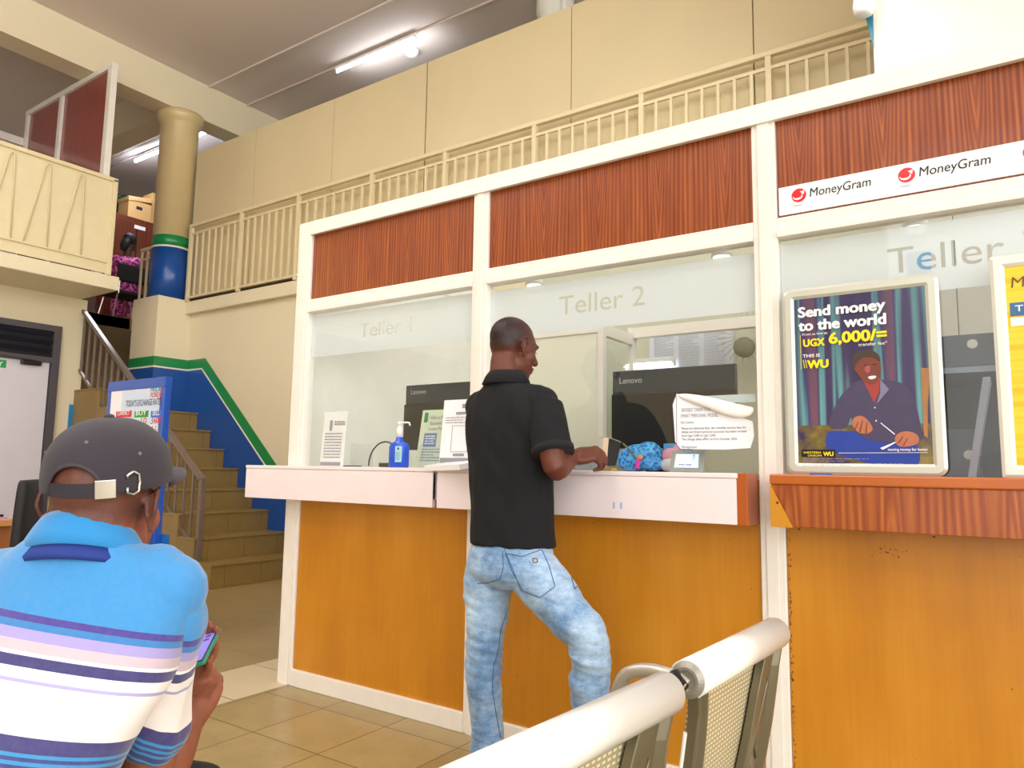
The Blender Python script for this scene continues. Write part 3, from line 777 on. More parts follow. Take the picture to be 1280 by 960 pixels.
ptext('Management', 852, 560, 871, .008, dark_txt)
pl = MB(); pl.obox((P(845, 527)+P(845, 527))/2+V((0.003, -.002, 0)), (.0008, 0, 0), (0, 0, .1), (0, .0004, 0))
pl.build('fold_line', grey_txt, t)
o = MB().box(-1.03, -.75, FY+.008, FY+.010, 1.40, 1.43).build('adhesive_backing', M('tape_clear_white', 'C9D2D6', .4)); tag(o, 'pale tape strip stuck inside the glass behind the torn notice', 'tape')
# customer display
t = thing('customer_display', 'small grey customer display with lit screen on the middle counter', 'display', (-1.02, 2.72, CT))
MB().prism([(-1.10, 2.70, CT), (-.96, 2.70, CT), (-.965, 2.73, CT+.085), (-1.095, 2.73, CT+.085)], (0, .015, 0)).build('casing', M('silver_grey_plastic', '9A9C98', .35), t, .003)
sc = emis('display_glow', 'C8DCFF', .9)
MB().prism([(-1.078, 2.704, CT+.018), (-.982, 2.704, CT+.018), (-.986, 2.723, CT+.070), (-1.076, 2.723, CT+.070)], (0, -.002, 0)).build('screen', sc, t)
text('digit', '7', (-1.006, 2.712, CT+.048), .009, dark_txt, t, h=.018)
scribble('screen_line', (-1.06, 2.703, CT+.024), .06, .01, 1, grey_txt, t)
# pinkish soft objects
t = thing('cloth_bag', 'blue patterned cloth bag with an open black inside on the middle counter', 'bag', (-1.27, 2.82, CT))
def bluep():
    q = NT('blue_patterned_cloth'); v = q.n('ShaderNodeTexVoronoi'); v.inputs['Scale'].default_value = 70; q.l(q.coord(), v.inputs['Vector'])
    q.base(q.ramp(v.outputs['Distance'], [(.0, lin('0A1E50')), (.35, lin('1C70C8')), (.7, lin('58B4E8'))])); q.b.inputs['Roughness'].default_value = .6; return q.m
mb = MB(); mb.ell((-1.30, 2.84, CT+.055), (.085, 0, 0), (0, .06, 0), (.015, 0, .06)); mb.ell((-1.24, 2.83, CT+.075), (.06, 0, 0), (0, .05, 0), (0, 0, .05)); mb.ell((-1.22, 2.83, CT+.03), (.05, 0, 0), (0, .05, 0), (0, 0, .028))
o = place('body', fuse(mb, .006, 3), bluep(), t)
MB().tube([(-1.33, 2.775, CT+.115), (-1.30, 2.77, CT+.09), (-1.268, 2.77, CT+.05)], .004, 8).build('zip', M('zip_brass', '6E6A50', .4, .6), t)
MB().tube([(-1.262, 2.76, CT+.012), (-1.252, 2.762, CT+.05)], [.008, .009], 10).build('zip_pull', M('magenta_plastic', 'E02AA8', .35), t)
MB().ell((-1.248, 2.764, CT+.058), (.012, 0, 0), (0, .006, 0), (0, 0, .010)).build('orange_tip', M('orange_soft', 'E8905A', .5), t, smooth=True)
t = thing('wrapped_pack', 'pink and white wrapped pack beside the blue cloth bag', 'pack', (-1.14, 2.84, CT))
mb = MB(); mb.ell((-1.145, 2.84, CT+.028), (.048, 0, 0), (0, .04, 0), (0, 0, .03)); mb.ell((-1.10, 2.84, CT+.02), (.03, 0, 0), (0, .03, 0), (0, 0, .022)); place('white_wrap', fuse(mb, .005, 3), M('soft_grey_white', 'D6D2D6', .5), t)
mb = MB(); mb.ell((-1.15, 2.85, CT+.065), (.04, 0, 0), (0, .03, 0), (0, 0, .034)); mb.ell((-1.12, 2.85, CT+.085), (.018, 0, 0), (0, .02, 0), (0, 0, .03)); place('pink_top', fuse(mb, .005, 3), M('soft_pink', 'E8A0B4', .5), t)
o = MB().box(-1.20, -1.075, 2.895, 2.899, CT, CT+.118).build('blue_card', M('sky_blue_card', '5AA8E4', .5)); tag(o, 'light blue card standing behind the pink pack', 'card')
o = MB().lathe((-1.085, 2.76, CT), [(.018, 0), (.021, .01), (.02, .06), (.012, .072)]).build('pink_tube', M('dusty_pink', 'B86478', .4), None, smooth=True); tag(o, 'dusty pink tube beside the customer display', 'tube')

# poster frames
def snap_frame(name, label, x0, x1, z0, z1, y, w, mat, rad=.03):
    t = thing(name, label, 'poster', ((x0+x1)/2, y, z0))
    def rr(a, b, c, d, r, n=8):
        out = []
        for cxx, czz, s in ((b-r, d-r, 0), (a+r, d-r, 90), (a+r, c+r, 180), (b-r, c+r, 270)):
            for k in range(n+1):
                q = radians(s+90*k/n); out.append((cxx+r*cos(q), czz+r*sin(q)))
        return out
    O = rr(x0, x1, z0, z1, rad); I = rr(x0+w, x1-w, z0+w, z1-w, .002)
    mb = MB(); y1 = y+.014
    L = []
    for P_, yy in ((O, y1), (O, y+.004), ([(a+(c-a)*.25, b+(d-b)*.25) for (a, b), (c, d) in zip(O, I)], y-.002), ([(a+(c-a)*.75, b+(d-b)*.75) for (a, b), (c, d) in zip(O, I)], y-.002), (I, y+.004), (I, y1)):
        L.append([V((a, yy, b)) for a, b in P_])
    mb.rings(L, closed=True).build('frame', mat, t)
    return t
fr_m = M('silver_snap_frame', 'CDD0C4', .3, .3, var=.03)
PYY = 2.600
t = snap_frame('advert_poster', 'framed dark blue advert poster with a seated smiling man, on the wood counter', -.632, -.157, 1.142, 1.783, PYY, .038, fr_m)
posterb = NT('poster_background')
X_ = posterb.xyz()
zz = X_[2]; xx = X_[0]
st = posterb.noise(posterb.coord(), 17, 2, .4, (1, 1, .02))
cA = posterb.ramp(st, [(.38, lin('241C4E')), (.47, lin('3A2C58')), (.52, lin('5FA0A0')), (.57, lin('30306A')), (.66, lin('6A4458'))])
n2 = posterb.noise(posterb.coord(), 12, 3, .6)
lowc = posterb.ramp(n2, [(.35, lin('2A2050')), (.5, lin('6A5A28')), (.65, lin('8A7A38'))])
top = posterb.mix(posterb.math('MULTIPLY', posterb.math('MULTIPLY_ADD', zz, 5, -1.15, clamp=True), .4), cA, lin('2A2050'))
posterb.base(posterb.mix(posterb.math('LESS_THAN', zz, .165), top, lowc)); posterb.b.inputs['Roughness'].default_value = .35
posterb.b.inputs['Coat Weight'].default_value = .4
MB().box(-.598, -.191, PYY+.005, PYY+.010, 1.178, 1.747).build('print', posterb.m, t)
ROUND = ('print_jeans', 'print_shirt', 'print_head', 'print_hair', 'print_cheek', 'print_hand', 'print_smile')
def flat(name, px, mat, layer, th=.0004, par=None):
    if name in ROUND:
        for _ in range(2): px = [q for (a, b), (c, d) in zip(px, px[1:]+px[:1]) for q in ((a*.75+c*.25, b*.75+d*.25), (a*.25+c*.75, b*.25+d*.75))]
    pts = [aty(x, y, PYY+.0045-layer*.0006) for x, y in px]
    return MB().prism(pts, (0, -th, 0)).build(name, mat, par or t)
Z3 = lambda L: [(960+a/3.2, 320+b/3.2) for a, b in L]
Z4 = lambda L: [(980+a/6.4, 460+b/6.4) for a, b in L]
Z5 = lambda L: [(980+a/6.4, 350+b/6.4) for a, b in L]
skinp = M('poster_skin', '7A3A28', .5, var=.15, vs=40)
skinl = M('poster_skin_light', 'B87050', .5, var=.1, vs=40)
shirtp = M('poster_shirt', '463E5E', .5, var=.12, vs=30)
jeansp = M('poster_jeans', '1E3EA0', .5, var=.15, vs=20)
flat('print_tree', Z4([(1095, 0), (1165, 0), (1150, 320), (1150, 560), (1120, 540)]), M('poster_tan', 'B07A48', .5, var=.2, vs=20), 0)
flat('print_jeans', Z4([(335, 520), (400, 495), (700, 520), (900, 560), (1090, 600), (1085, 820), (860, 815), (600, 740), (420, 690), (330, 640)]), jeansp, 1)
flat('print_shirt', Z4([(600, 90), (520, 150), (440, 240), (370, 390), (355, 480), (440, 490), (510, 480), (540, 360), (560, 540), (780, 600), (960, 600), (1080, 590), (1110, 560), (1090, 440), (1050, 260), (990, 140), (900, 105), (780, 90)]), shirtp, 2)
flat('print_neck', Z5([(625, 790), (770, 790), (760, 900), (720, 985), (680, 900)]), M('poster_neck', 'A03C34', .5, var=.1), 3)
flat('print_collar', Z4([(770, 90), (840, 170), (740, 290), (770, 200)]), M('poster_collar', '7E7A98', .5), 4)
flat('print_head', Z5([(545, 660), (555, 610), (600, 575), (680, 562), (740, 590), (770, 650), (778, 720), (765, 790), (725, 835), (670, 835), (620, 800), (585, 740), (560, 720)]), skinp, 4)
flat('print_hair', Z5([(540, 670), (548, 600), (600, 566), (680, 553), (745, 580), (775, 640), (765, 655), (720, 620), (650, 615), (600, 640), (575, 690), (560, 715)]), M('poster_hair', '4A3A30', .7, var=.3, vs=80), 5)
flat('print_cheek', Z5([(640, 690), (690, 680), (690, 740), (650, 745)]), M('poster_cheek', 'A85058', .5, var=.1), 5)
flat('print_smile', Z5([(664, 772), (740, 762), (735, 785), (690, 797)]), white_ink, 5)
flat('print_eye', Z5([(640, 680), (672, 676), (672, 683), (640, 688)]), dark_txt, 6); flat('print_eye', Z5([(705, 673), (742, 668), (742, 676), (705, 681)]), dark_txt, 6)
flat('print_hand', Z4([(540, 430), (570, 385), (640, 380), (720, 480), (690, 520), (620, 530), (560, 490)]), skinl, 3)
flat('print_hand', Z4([(885, 540), (960, 500), (1060, 520), (1090, 580), (1050, 620), (930, 635), (890, 600)]), skinl, 3)
for L_ in ([(560, 500), (590, 430), (596, 432), (570, 505)], [(600, 510), (625, 420), (632, 422), (612, 515)], [(650, 520), (660, 430), (667, 432), (662, 522)], [(910, 600), (950, 545), (956, 549), (918, 606)], [(950, 620), (985, 560), (992, 563), (960, 624)]): flat('print_finger_line', Z4(L_), skinp, 4)
flat('print_glasses', Z4([(770, 440), (776, 437), (888, 527), (884, 534)]), white_ink, 4); flat('print_glasses', Z4([(770, 640), (830, 615), (890, 590), (892, 598), (840, 628), (790, 655)]), white_ink, 4)
flat('print_button', Z4([(722, 312), (732, 312), (732, 322), (722, 322)]), white_ink, 4); flat('print_button', Z4([(732, 416), (742, 416), (742, 428), (732, 428)]), white_ink, 4)
yel = M('print_yellow', 'F4DC14', .4, var=0)
def ft(s, x0, y0, x1, y1, h, mat, bold=.0, layer=7, it=0):
    a = aty(x0, y0, PYY+.0045-layer*.0006); b = aty(x1, y1, PYY+.0045-layer*.0006)
    text('lettering', s, V((a.x, a.y, (a.z+b.z)/2)), b.x-a.x, mat, t, h=h, bold=bold, italic=it)
ft('Send money', 997.5, 399, 1107, 385, .036, white_ink, .05)
ft('to the world', 998, 415, 1108, 404, .036, white_ink, .05)
ft('From as low as', 1003, 420, 1034, 417, .008, white_ink)
ft('UGX', 1004, 434, 1031, 431.5, .026, yel, .06)
ft('6,000/=', 1036, 430, 1109, 424, .038, yel, .05)
ft('transfer fee*', 1073, 433, 1109, 430, .011, white_ink)
ft('THIS IS', 1003.5, 448, 1025, 445, .011, white_ink, .02)
ft('WU', 1009, 461, 1036, 459, .028, yel, .07)
ft('//', 1004, 461, 1009, 459, .028, yel, .01, it=-.5)
mb = MB(); a = aty(1000, 419, PYY); b = aty(1001, 462, PYY); mb.box(a.x, a.x+.0015, PYY, PYY+.0004, b.z, a.z); mb.build('rule', yel, t)
flat('print_plate', [(1002, 562), (1044, 562), (1044, 571), (1002, 571)], black_mat, 6)
ft('WESTERN', 1004, 567, 1026, 567, .007, yel, .02); ft('UNION', 1010, 570.5, 1027, 570.5, .006, yel, .02); ft('WU', 1029, 570, 1042, 570, .014, yel, .06)
ft('moving money for better', 1110, 563.5, 1160, 563.5, .009, white_ink, .01)
flat('print_rule', [(1048, 566), (1160, 565.5), (1160, 566), (1048, 566.5)], white_ink, 6)
a = aty(1004, 583, PYY); scribble('small_print', V((a.x, PYY-.001, a.z)), .3, .03, 4, M('faint_print', '9A94B8', .5, var=0), t, th=.22, seed=20)
o = MB().box(-.54, -.475, 2.515, 2.530, 1.142, 1.147).build('pen', M('blue_pen_plastic', '2A6ACC', .3)); tag(o, 'blue pen lying at the foot of the dark blue poster', 'pen')
# yellow rate poster at the right edge
t = snap_frame('rate_poster', 'yellow price poster in a white frame, cut by the right edge of the picture', -.02, .42, 1.142, 1.80, 2.56, .036, M('white_snap_frame', 'E2E4DA', .3, .1, var=.03), .006)
yb = NT('yellow_print'); zc = yb.xyz()[2]
bandn = yb.noise(yb.vec(0, 0, zc), 30, 1, .3)
yb.base(yb.ramp(bandn, [(.4, lin('F4B400')), (.5, lin('F8CC30')), (.6, lin('F6C010'))])); yb.b.inputs['Roughness'].default_value = .4
MB().box(.014, .386, 2.566, 2.570, 1.176, 1.766).build('print', yb.m, t)
text('lettering', 'MoneyGram', (.03, 2.5655, 1.70), .24, M('print_brown', '5A4A1A', .5, var=0), t, h=.032, italic=.1)
MB().box(.024, .37, 2.564, 2.566, 1.615, 1.655).build('heading_bar', M('slate_blue_print', '3A6A9A', .5, var=0), t, .004)
text('lettering', 'Transfer fees', (.036, 2.5635, 1.628), .18, white_ink, t, h=.018, bold=.01)
MB().box(.024, .37, 2.564, 2.566, 1.585, 1.610).build('white_row', white_ink, t)

# box files between the posters
xs_ = aty(1198, 400, 3.97).x
struct('wall_booth_side_right', MB().box(-.47, xs_-.002, 3.96, 3.98, 0, 2.6), M('booth_grey_board', 'BDBBAC', .5, var=.02))
struct('wall_booth_right', MB().box(xs_+.002, 2.5, 3.96, 3.98, 0, 2.6), MATS['booth_grey_board'])
a = aty(1134, 345, 2.668); b = aty(1163, 312, 2.668)
o = MB().box(a.x, b.x, 2.668, 2.669, a.z, b.z).build('blue_backing', M('sky_blue_sheet', '4A90C0', .5), bpy.data.objects['window_3'])
t = thing('shelf_unit', 'grey metal office shelf behind the glass between the posters', 'shelf', (-.1, 3.1, 0))
shg = M('shelf_grey_metal', '8C90A0', .3, .4)
MB().box(-.26, .3, 2.9, 3.35, 1.495, 1.515).build('shelf_board', shg, t)
MB().box(-.26, -.235, 2.9, 3.35, 1.1, 1.52).box(.28, .3, 2.9, 3.35, 1.1, 1.52).build('side_panel', shg, t)
MB().box(-.235, .28, 3.33, 3.345, 1.1, 1.5).build('back_panel', M('dim_olive_grey', '5A5648', .5), t)
MB().box(-.26, .3, 2.9, 3.35, 1.085, 1.1).build('shelf_board', shg, t)
def box_file(x0, x1, y0, y1, z0, z1, label, mat, cx_, cz_, tilt=0):
    t = thing('box_file', label, 'box file', ((x0+x1)/2, y0, z0))
    MB().box(x0, x1, y0, y1, z0, z1).build('case', mat, t, .004)
    MB().lathe((cx_, y0-.001, cz_), [(.016, 0), (.016, .002)], 20, ax=(0, -1, 0)).build('finger_hole', white_pl, t)
box_file(-.20, .10, 2.92, 3.2, 1.516, 1.63, 'dark grey box file lying on top of the shelf', M('file_grey', '555862', .4), -.085, 1.595)
box_file(-.205, -.08, 2.86, 3.15, 1.142, 1.30, 'dark grey box file low down beside the blue poster', M('file_slate', '4A4E60', .4), -.11, 1.215)
o = MB().obox((-.075, 2.85, 1.30), (.010, 0, .0), (0, .1, 0), (.028, 0, .16)).build('lever_folder', M('folder_lilac', 'A8ACC4', .4)); tag(o, 'tall pale folder leaning between the box files', 'folder')
t = thing('office_chair', 'black office chair with rounded back between the pale folder and the yellow poster', 'chair', (-.02, 3.2, 0))
MB().rings([[V((-.02+.14*cos(a*pi/12)*k, y, 1.06+.17*sin(a*pi/12)*k)) for a in range(24)] for k, y in ((.8, 3.10), (1, 3.12), (1, 3.15), (.85, 3.17))]).build('backrest', black_mat, t, smooth=False)
MB().box(-.04, 0, 3.14, 3.17, .45, 1.0).build('back_stem', black_pl, t)
MB().ell((-.02, 3.3, .46), (.22, 0, 0), (0, .2, 0), (0, 0, .04)).build('seat', black_mat, t, smooth=True)
MB().tube([(-.02, 3.3, .05), (-.02, 3.3, .44)], .03).build('pillar', black_pl, t)

# booth interior
struct('wall_booth_back', MB().box(-3.2, -.4, 5.132, 5.15, 0, 2.96), M('booth_back_darkened', 'C6C6B0', .5, var=.02, vs=2))  # lining added over the cream wall to darken it behind the film letters
struct('wall_booth_side', MB().box(-3.30, -3.26, 2.70, 5.14, 0, 2.36), M('booth_side_white', 'EFEFE8', .4))
t = thing('booth_side_beam', 'cream top beam of the left booth side wall', 'beam', (-3.28, 3.9, 2.36)); MB().box(-3.32, -3.25, 2.69, 5.14, 2.36, 2.50).build('beam', frame_m, t, .004)
t = thing('glazed_screen', 'white-framed inner screen behind the middle teller window', 'screen', (-2.2, 4.4, 0))
MB().box(-3.2, -2.24, 4.30, 4.33, 0, 2.06).build('cream_panel', booth_wall, t)
MB().box(-3.2, -2.24, 4.29, 4.34, 2.06, 2.10).build('top_rail', frame_m, t, .003)
MB().box(-2.24, -2.20, 4.288, 4.342, 0, 2.103).build('post', frame_m, t, .003)
MB().box(-2.24, -2.20, 4.342, 4.757, 2.04, 2.12).build('side_rail', frame_m, t, .003)
MB().box(-2.24, -2.20, 4.757, 4.823, 0, 2.168).build('post', frame_m, t, .003)
MB().box(-2.2, -.5, 4.76, 4.82, 2.09, 2.165).build('far_rail', frame_m, t, .003)
MB().box(-2.22, -2.215, 4.34, 4.76, 0.9, 2.04).build('side_pane', glass, t)
t = thing('wall_notice', 'large pale printed notice with three text columns on the booth back wall', 'notice', (-1.8, 5.13, 2.0))
nx0, nx1 = aty(812, 425, 5.13).x, aty(917, 410, 5.13).x
MB().box(nx0, nx1, 5.125, 5.130, 1.85, 2.22).build('sheet', M('notice_lilac_white', 'D4D8E2', .5), t)
text('lettering', 'PRIDE BANK CUSTOMER CHARTER', (nx0+.17, 5.1235, 2.18), (nx1-nx0)*.6, dark_txt, t, h=.022, bold=.01)
for k in range(3): scribble('column_print', (nx0+.04+k*(nx1-nx0-.06)/3, 5.1235, 1.87), (nx1-nx0-.06)/3-.04, .28, 22, M('print_pale', '8E96AA', .6, var=0), t, th=.3, seed=30+k)
t = thing('wall_fan', 'grey wall fan partly hidden by the right post of the middle window', 'fan', (-1.45, 5.05, 1.95))
fx = aty(932, 435, 5.0); 
MB().lathe(fx, [(.05, 0), (.07, -.01), (.07, -.05), (.03, -.06)], 20, ax=(0, 1, 0)).build('motor', M('fan_grey', '8A8C78', .4), t, smooth=True)
mb = MB()
for k in range(26):
    a = 2*pi*k/26; mb.tube([fx+V((.06*cos(a), -.02, .06*sin(a)+.08)), fx+V((.19*cos(a), -.01, .19*sin(a)+.08))], .003, 6)
mb.build('grille', M('fan_wire', 'B8BAA8', .4), t)
def wall_tube(p, q, label, r=.016):
    t = thing('tube_light', label, 'lamp', p)
    p, q = V(p), V(q)
    MB().tube([p, q], r).build('tube', tube_e, t, smooth=True)
    d = (q-p)/2; s = V((0, .03, 0)) if abs(d.x) > abs(d.y) else V((.03, 0, 0))
    u = V((0, 0, .02))
    MB().obox((p+q)/2+V((0, 0, .035)), d*1.03, s, u*.8).build('fitting', white_pl, t, .003)
    for e in (p, q): MB().obox(e+V((0, 0, .01)), d.normalized()*.012, s*.6, V((0, 0, .025))).build('end_cap', white_pl, t)
    return t
a, b = aty(788, 458, 5.05), aty(840, 454, 5.05); wall_tube((a.x, 5.08, (a.z+b.z)/2), (b.x, 5.08, (a.z+b.z)/2), 'lit tube light low on the back wall above the middle monitor', .02)
a, b = aty(530, 452, 5.05), aty(594, 446, 5.05); wall_tube((a.x, 5.08, (a.z+b.z)/2), (b.x, 5.08, (a.z+b.z)/2), 'lit tube light on the wall behind the first window', .02)
a, b = aty(580, 428, 4.9), aty(600, 478, 4.9)
t = thing('wooden_cupboard', 'narrow pale wooden cupboard behind the right side of the first window', 'cupboard', (a.x+.1, 4.95, 0)); MB().box(a.x, a.x+.35, 4.85, 5.1, 0, a.z).build('body', pale_wood, t, .003); MB().box(a.x+.17, a.x+.175, 4.845, 4.85, .1, a.z-.03).build('door_gap', black_mat, t)
t = thing('note_counter', 'white banknote counting machine behind the standing man\'s arm', 'machine', (-1.75, 3.3, 1.0))
o = MB(); o.box(-1.97, -1.73, 3.1, 3.35, 1.05, 1.2); o.build('body', M('machine_grey', 'A8AAB0', .35), t, .015); MB().prism([(-1.97, 3.08, 1.2), (-1.73, 3.08, 1.2), (-1.74, 3.2, 1.245), (-1.95, 3.2, 1.245)], (0, .15, 0)).build('hopper', white_pl, t, .005)
struct('floor_desk', MB().box(-3.2, .7, 3.06, 3.5, 1.0, 1.05), laminate)

# ceiling tube light in the hall with conduit and detector
CZt = 6.05
a = atz(422, 90, 6.09); b = atz(519, 47, 6.09)
yt = (a.y+b.y)/2
wall_tube((a.x, yt, 6.09), (b.x, yt, 6.09), 'lit ceiling tube light above the cream boards', .018)
o = MB().tube([(-8.60, yt, 6.155), (-1, yt, 6.155)], .014, 10).build('conduit', M('conduit_mauve', 'D8C8BE', .4)); tag(o, 'long thin conduit running along the hall ceiling', 'conduit')
p = atz(515, 67, 6.13)
t = thing('smoke_detector', 'round white detector on the ceiling beside the lit tube', 'detector', (p.x, p.y, 6.17)); MB().lathe((p.x, p.y, 0), [(.05, 6.105), (.075, 6.115), (.08, 6.14), (.09, 6.15), (.09, 6.17)]).build('dome', white_pl, t, smooth=True)
for i, (x0, x1) in enumerate(((-11.33, -10.45), (-9.95, -9.08))):
    wall_tube((x0, 5.8, 5.93), (x1, 5.8, 5.93), ('lit tube light upstairs left of the column', 'lit tube light upstairs right of the column')[i], .02)
o = MB().tube([(-13.5, 5.8, 6.03), (-8.8, 5.8, 6.03)], .012, 8).build('conduit', M('conduit_dark', '9A8A90', .4)); tag(o, 'thin conduit between the upstairs tube lights', 'conduit')
# hanging white roller with teal pennant by the pillar
p = aty(1081, 2, 3.9)
t = thing('white_speaker', 'white cylindrical fitting at the top edge beside the white pillar', 'fitting', p)
MB().lathe(p, [(.03, -.075), (.045, -.065), (.055, -.03), (.055, .30), (.04, .32)], 24, ax=(.12, 0, 1)).build('body', white_pl, t, smooth=True)
p1 = [aty(1081, 18, 3.95), aty(1091, 12, 3.95), aty(1092, 60, 3.95), aty(1089, 48, 3.95)]
o = MB().prism(p1, (0, .02, 0)).build('teal_pennant', M('teal_cloth', '2A7890', .5)); tag(o, 'narrow teal cloth hanging below the white fitting', 'cloth')

# ------------------------------------------------------------------ upstairs
t = thing('wooden_cabinet', 'tall dark red wooden cabinet upstairs under the cardboard boxes', 'cabinet', (-11.7, 6.2, 3.2))
MB().box(-12.1, -11.52, 5.45, 7.2, 3.2, 5.08).build('body', cab_wood, t, .008)
for y in (5.5, 6.0, 6.5): MB().box(-11.52, -11.50, y+.01, y+.48, 3.26, 5.0).build('door', cab_wood, t, .005)
for y in (5.95, 6.03): MB().lathe((-11.5, y, 4.1), [(.015, 0), (.02, .02), (.008, .03)], 12, ax=(1, 0, 0)).build('knob', chrome, t)
MB().box(-11.499, -11.495, 5.95, 6.13, 4.90, 4.96).build('paper_label', paper_m, t)
def carton(x0, x1, y0, y1, z0, z1, label, lid):
    t = thing('cardboard_box', label, 'box', ((x0+x1)/2, (y0+y1)/2, z0), 'cardboard boxes on the cabinet')
    MB().box(x0, x1, y0, y1, z0, z1).build('body', card_m, t, .004)
    MB().box(x1, x1+.003, (y0+y1)/2-.06, (y0+y1)/2+.04, z0+(z1-z0)*.55, z0+(z1-z0)*.72).build('hand_hole', black_mat, t, .0)
    if lid: MB().obox(((x0+x1)/2, (y0+y1)/2-.01, z1+.04), ((x1-x0)/2+.01, 0, 0), (0, (y1-y0)/2, .03), (0, -.003, .035)).build('lid', card_m, t, .004)
carton(-11.88, -11.56, 5.86, 6.24, 5.08, 5.38, 'open cardboard archive box on the cabinet beside the green plant', True)
carton(-11.88, -11.6, 6.26, 6.6, 5.08, 5.62, 'taller cardboard box half hidden behind the column', False)
t = thing('green_garland', 'dark green artificial plant heaped on the cabinet', 'plant', (-11.9, 5.65, 5.08))
mb = MB(); rr = random.Random(8)
for i in range(420):
    c = V((-12.02+rr.gauss(0, .03), 5.85+rr.uniform(-.42, .6), 5.12+rr.uniform(0, .46)))
    a = V((rr.gauss(0, 1), rr.gauss(0, 1), rr.gauss(0, 1))).normalized(); b = a.orthogonal().normalized()
    mb.obox(c, a*.045, b*.018, a.cross(b)*.002)
mb.build('leaves', M('dark_green_leaf', '0E5A44', .5, var=.3, vs=20), t)
t.location = t.location
# upstairs chair
chx, chy = -10.86, 5.55
t = thing('metal_leg_chair', 'black padded chair with thin chrome legs upstairs', 'chair', (chx, chy, 3.2))
MB().box(chx-.24, chx+.22, chy-.25, chy+.25, 3.60, 3.66).build('seat', black_mat, t, .02)
MB().box(chx+.20, chx+.25, chy-.24, chy+.24, 3.78, 4.05).build('backrest', black_mat, t, .02)
for sx_, sy_ in ((-1, -1), (-1, 1), (1, -1), (1, 1)): MB().tube([(chx+.2*sx_, chy+.2*sy_, 3.61), (chx+.24*sx_, chy+.27*sy_, 3.2)], .011, 8).build('leg', chrome, t)
for s_ in (-1, 1): MB().tube([(chx+.22, chy+.2*s_, 3.6), (chx+.235, chy+.2*s_, 3.9)], .011, 8).build('back_upright', chrome, t)

# exchange-rate board
SX0, SX1, SY = -5.37, -4.635, 2.70
t = thing('exchange_rate_board', 'blue-framed standing board with exchange rates near the stairs', 'sign', ((SX0+SX1)/2, SY, 0))
bf = M('board_blue', '1450B4', .3, var=.04, coat=.3)
mb = MB(); mb.box(SX0, SX0+.05, SY-.02, SY+.03, .0, 1.65); mb.box(SX1-.05, SX1, SY-.02, SY+.03, .0, 1.65); mb.box(SX0, SX1, SY-.022, SY+.032, 1.65, 1.72); mb.box(SX0+.05, SX1-.05, SY-.018, SY+.028, .86, .92)
mb.build('frame', bf, t, .004)
MB().box(SX0-.02, SX1+.07, SY+.031, SY+.045, .25, .68).build('lower_panel', M('board_blue_light', '1A66B8', .35), t)
for x in (SX0+.035, SX1-.035): MB().box(x-.03, x+.03, SY-.22, SY+.24, 0, .03).build('foot', bf, t, .004)
MB().box(SX0+.045, SX1-.045, SY-.0185, SY-.01, .921, 1.649).build('panel', M('board_white', 'EDEBF4', .3, var=.02, coat=.4), t)
pb = SY-.019
MB().box(SX0+.20, SX1-.05, pb-.0005, pb+.0, 1.40, 1.645).build('blue_tint_block', M('board_pale_blue', 'C8D8EC', .4, var=0), t)
def bt(s, x0, y0, x1, h, mat, bold=.0, it=0):
    a = aty(x0, y0, pb-.0016); b = aty(x1, y0, pb-.0016)
    text('lettering', s, V((a.x, pb-.0016, a.z)), b.x-a.x, mat, t, h=h, bold=bold, italic=it)
bt('PRIDE', 188, 490, 201, .034, M('print_teal', '1A8A9A', .5, var=0), .03); bt('FOREX', 188, 497, 201, .034, M('print_red', 'D01838', .5, var=0), .03)
a = aty(203, 484, pb); b = aty(199, 500, pb); MB().prism([V((a.x, pb-.001, a.z)), V((a.x+.01, pb-.001, a.z)), V((b.x+.006, pb-.001, b.z)), V((b.x, pb-.001, b.z))], (0, -.0005, 0)).build('slash_mark', MATS['print_red'], t)
bt("TODAY'S EXCHANGE RATES", 157, 508.5, 201, .045, M('print_navy', '1C1A4A', .5, var=0), .01)
for s, x0, x1, mm in (('CURRENCY', 145, 165, M('tab_red', 'C81838', .4, var=0)), ('BUY', 168, 186, M('tab_green', '0A9A2A', .4, var=0)), ('SELL', 188.5, 202.5, M('tab_blue', '1E66D0', .4, var=0))):
    a = aty(x0, 522, pb); b = aty(x1, 513, pb)
    MB().box(a.x, b.x, pb-.0012, pb, a.z, b.z).build('heading_tab', mm, t, .0)
    text('lettering', s, (a.x+.02, pb-.002, a.z+.014), (b.x-a.x)-.045, white_ink, t, h=.034, bold=.01)
bt('10', 176, 530, 183, .045, MATS['print_red']); bt('3', 188, 530, 191, .05, grey_txt); bt('600', 192, 529, 201, .04, MATS['print_red'], .03)
bt('3 5 0', 189, 540, 200, .04, grey_txt)
bt('USD', 146, 532, 158, .04, dark_txt)

# ------------------------------------------------------------------ desk and chair at left edge
q = atd(10, 648, 4.6)
t = thing('wooden_desk', 'light wooden desk at the left edge', 'desk', (q.x-.3, q.y-.3, 0))
MB().box(q.x-1.1, q.x+.12, q.y-.9, q.y+.02, q.z-.04, q.z).build('desk_top', M('desk_wood', 'C98F56', .4, var=.1), t, .004)
MB().box(q.x-1.0, q.x+.06, q.y-.8, q.y-.0, 0, q.z-.04).build('body', M('desk_wood_dark', '9C5E2C', .4, var=.1), t, .003)
dz = q.z
o = MB().box(q.x-.35, q.x+.05, q.y-.30, q.y-.02, dz, dz+.012).build('magazine', M('pink_paper', 'B890B8', .5)); tag(o, 'pinkish paper folder on the desk at the left edge', 'folder')
o = MB().tube([(q.x-.2, q.y-.10, dz+.02), (q.x+.02, q.y-.04, dz+.02)], .008, 8).build('pen', black_pl); tag(o, 'dark pen on the desk at the left edge', 'pen')
c0 = atd(36, 640, 4.0)
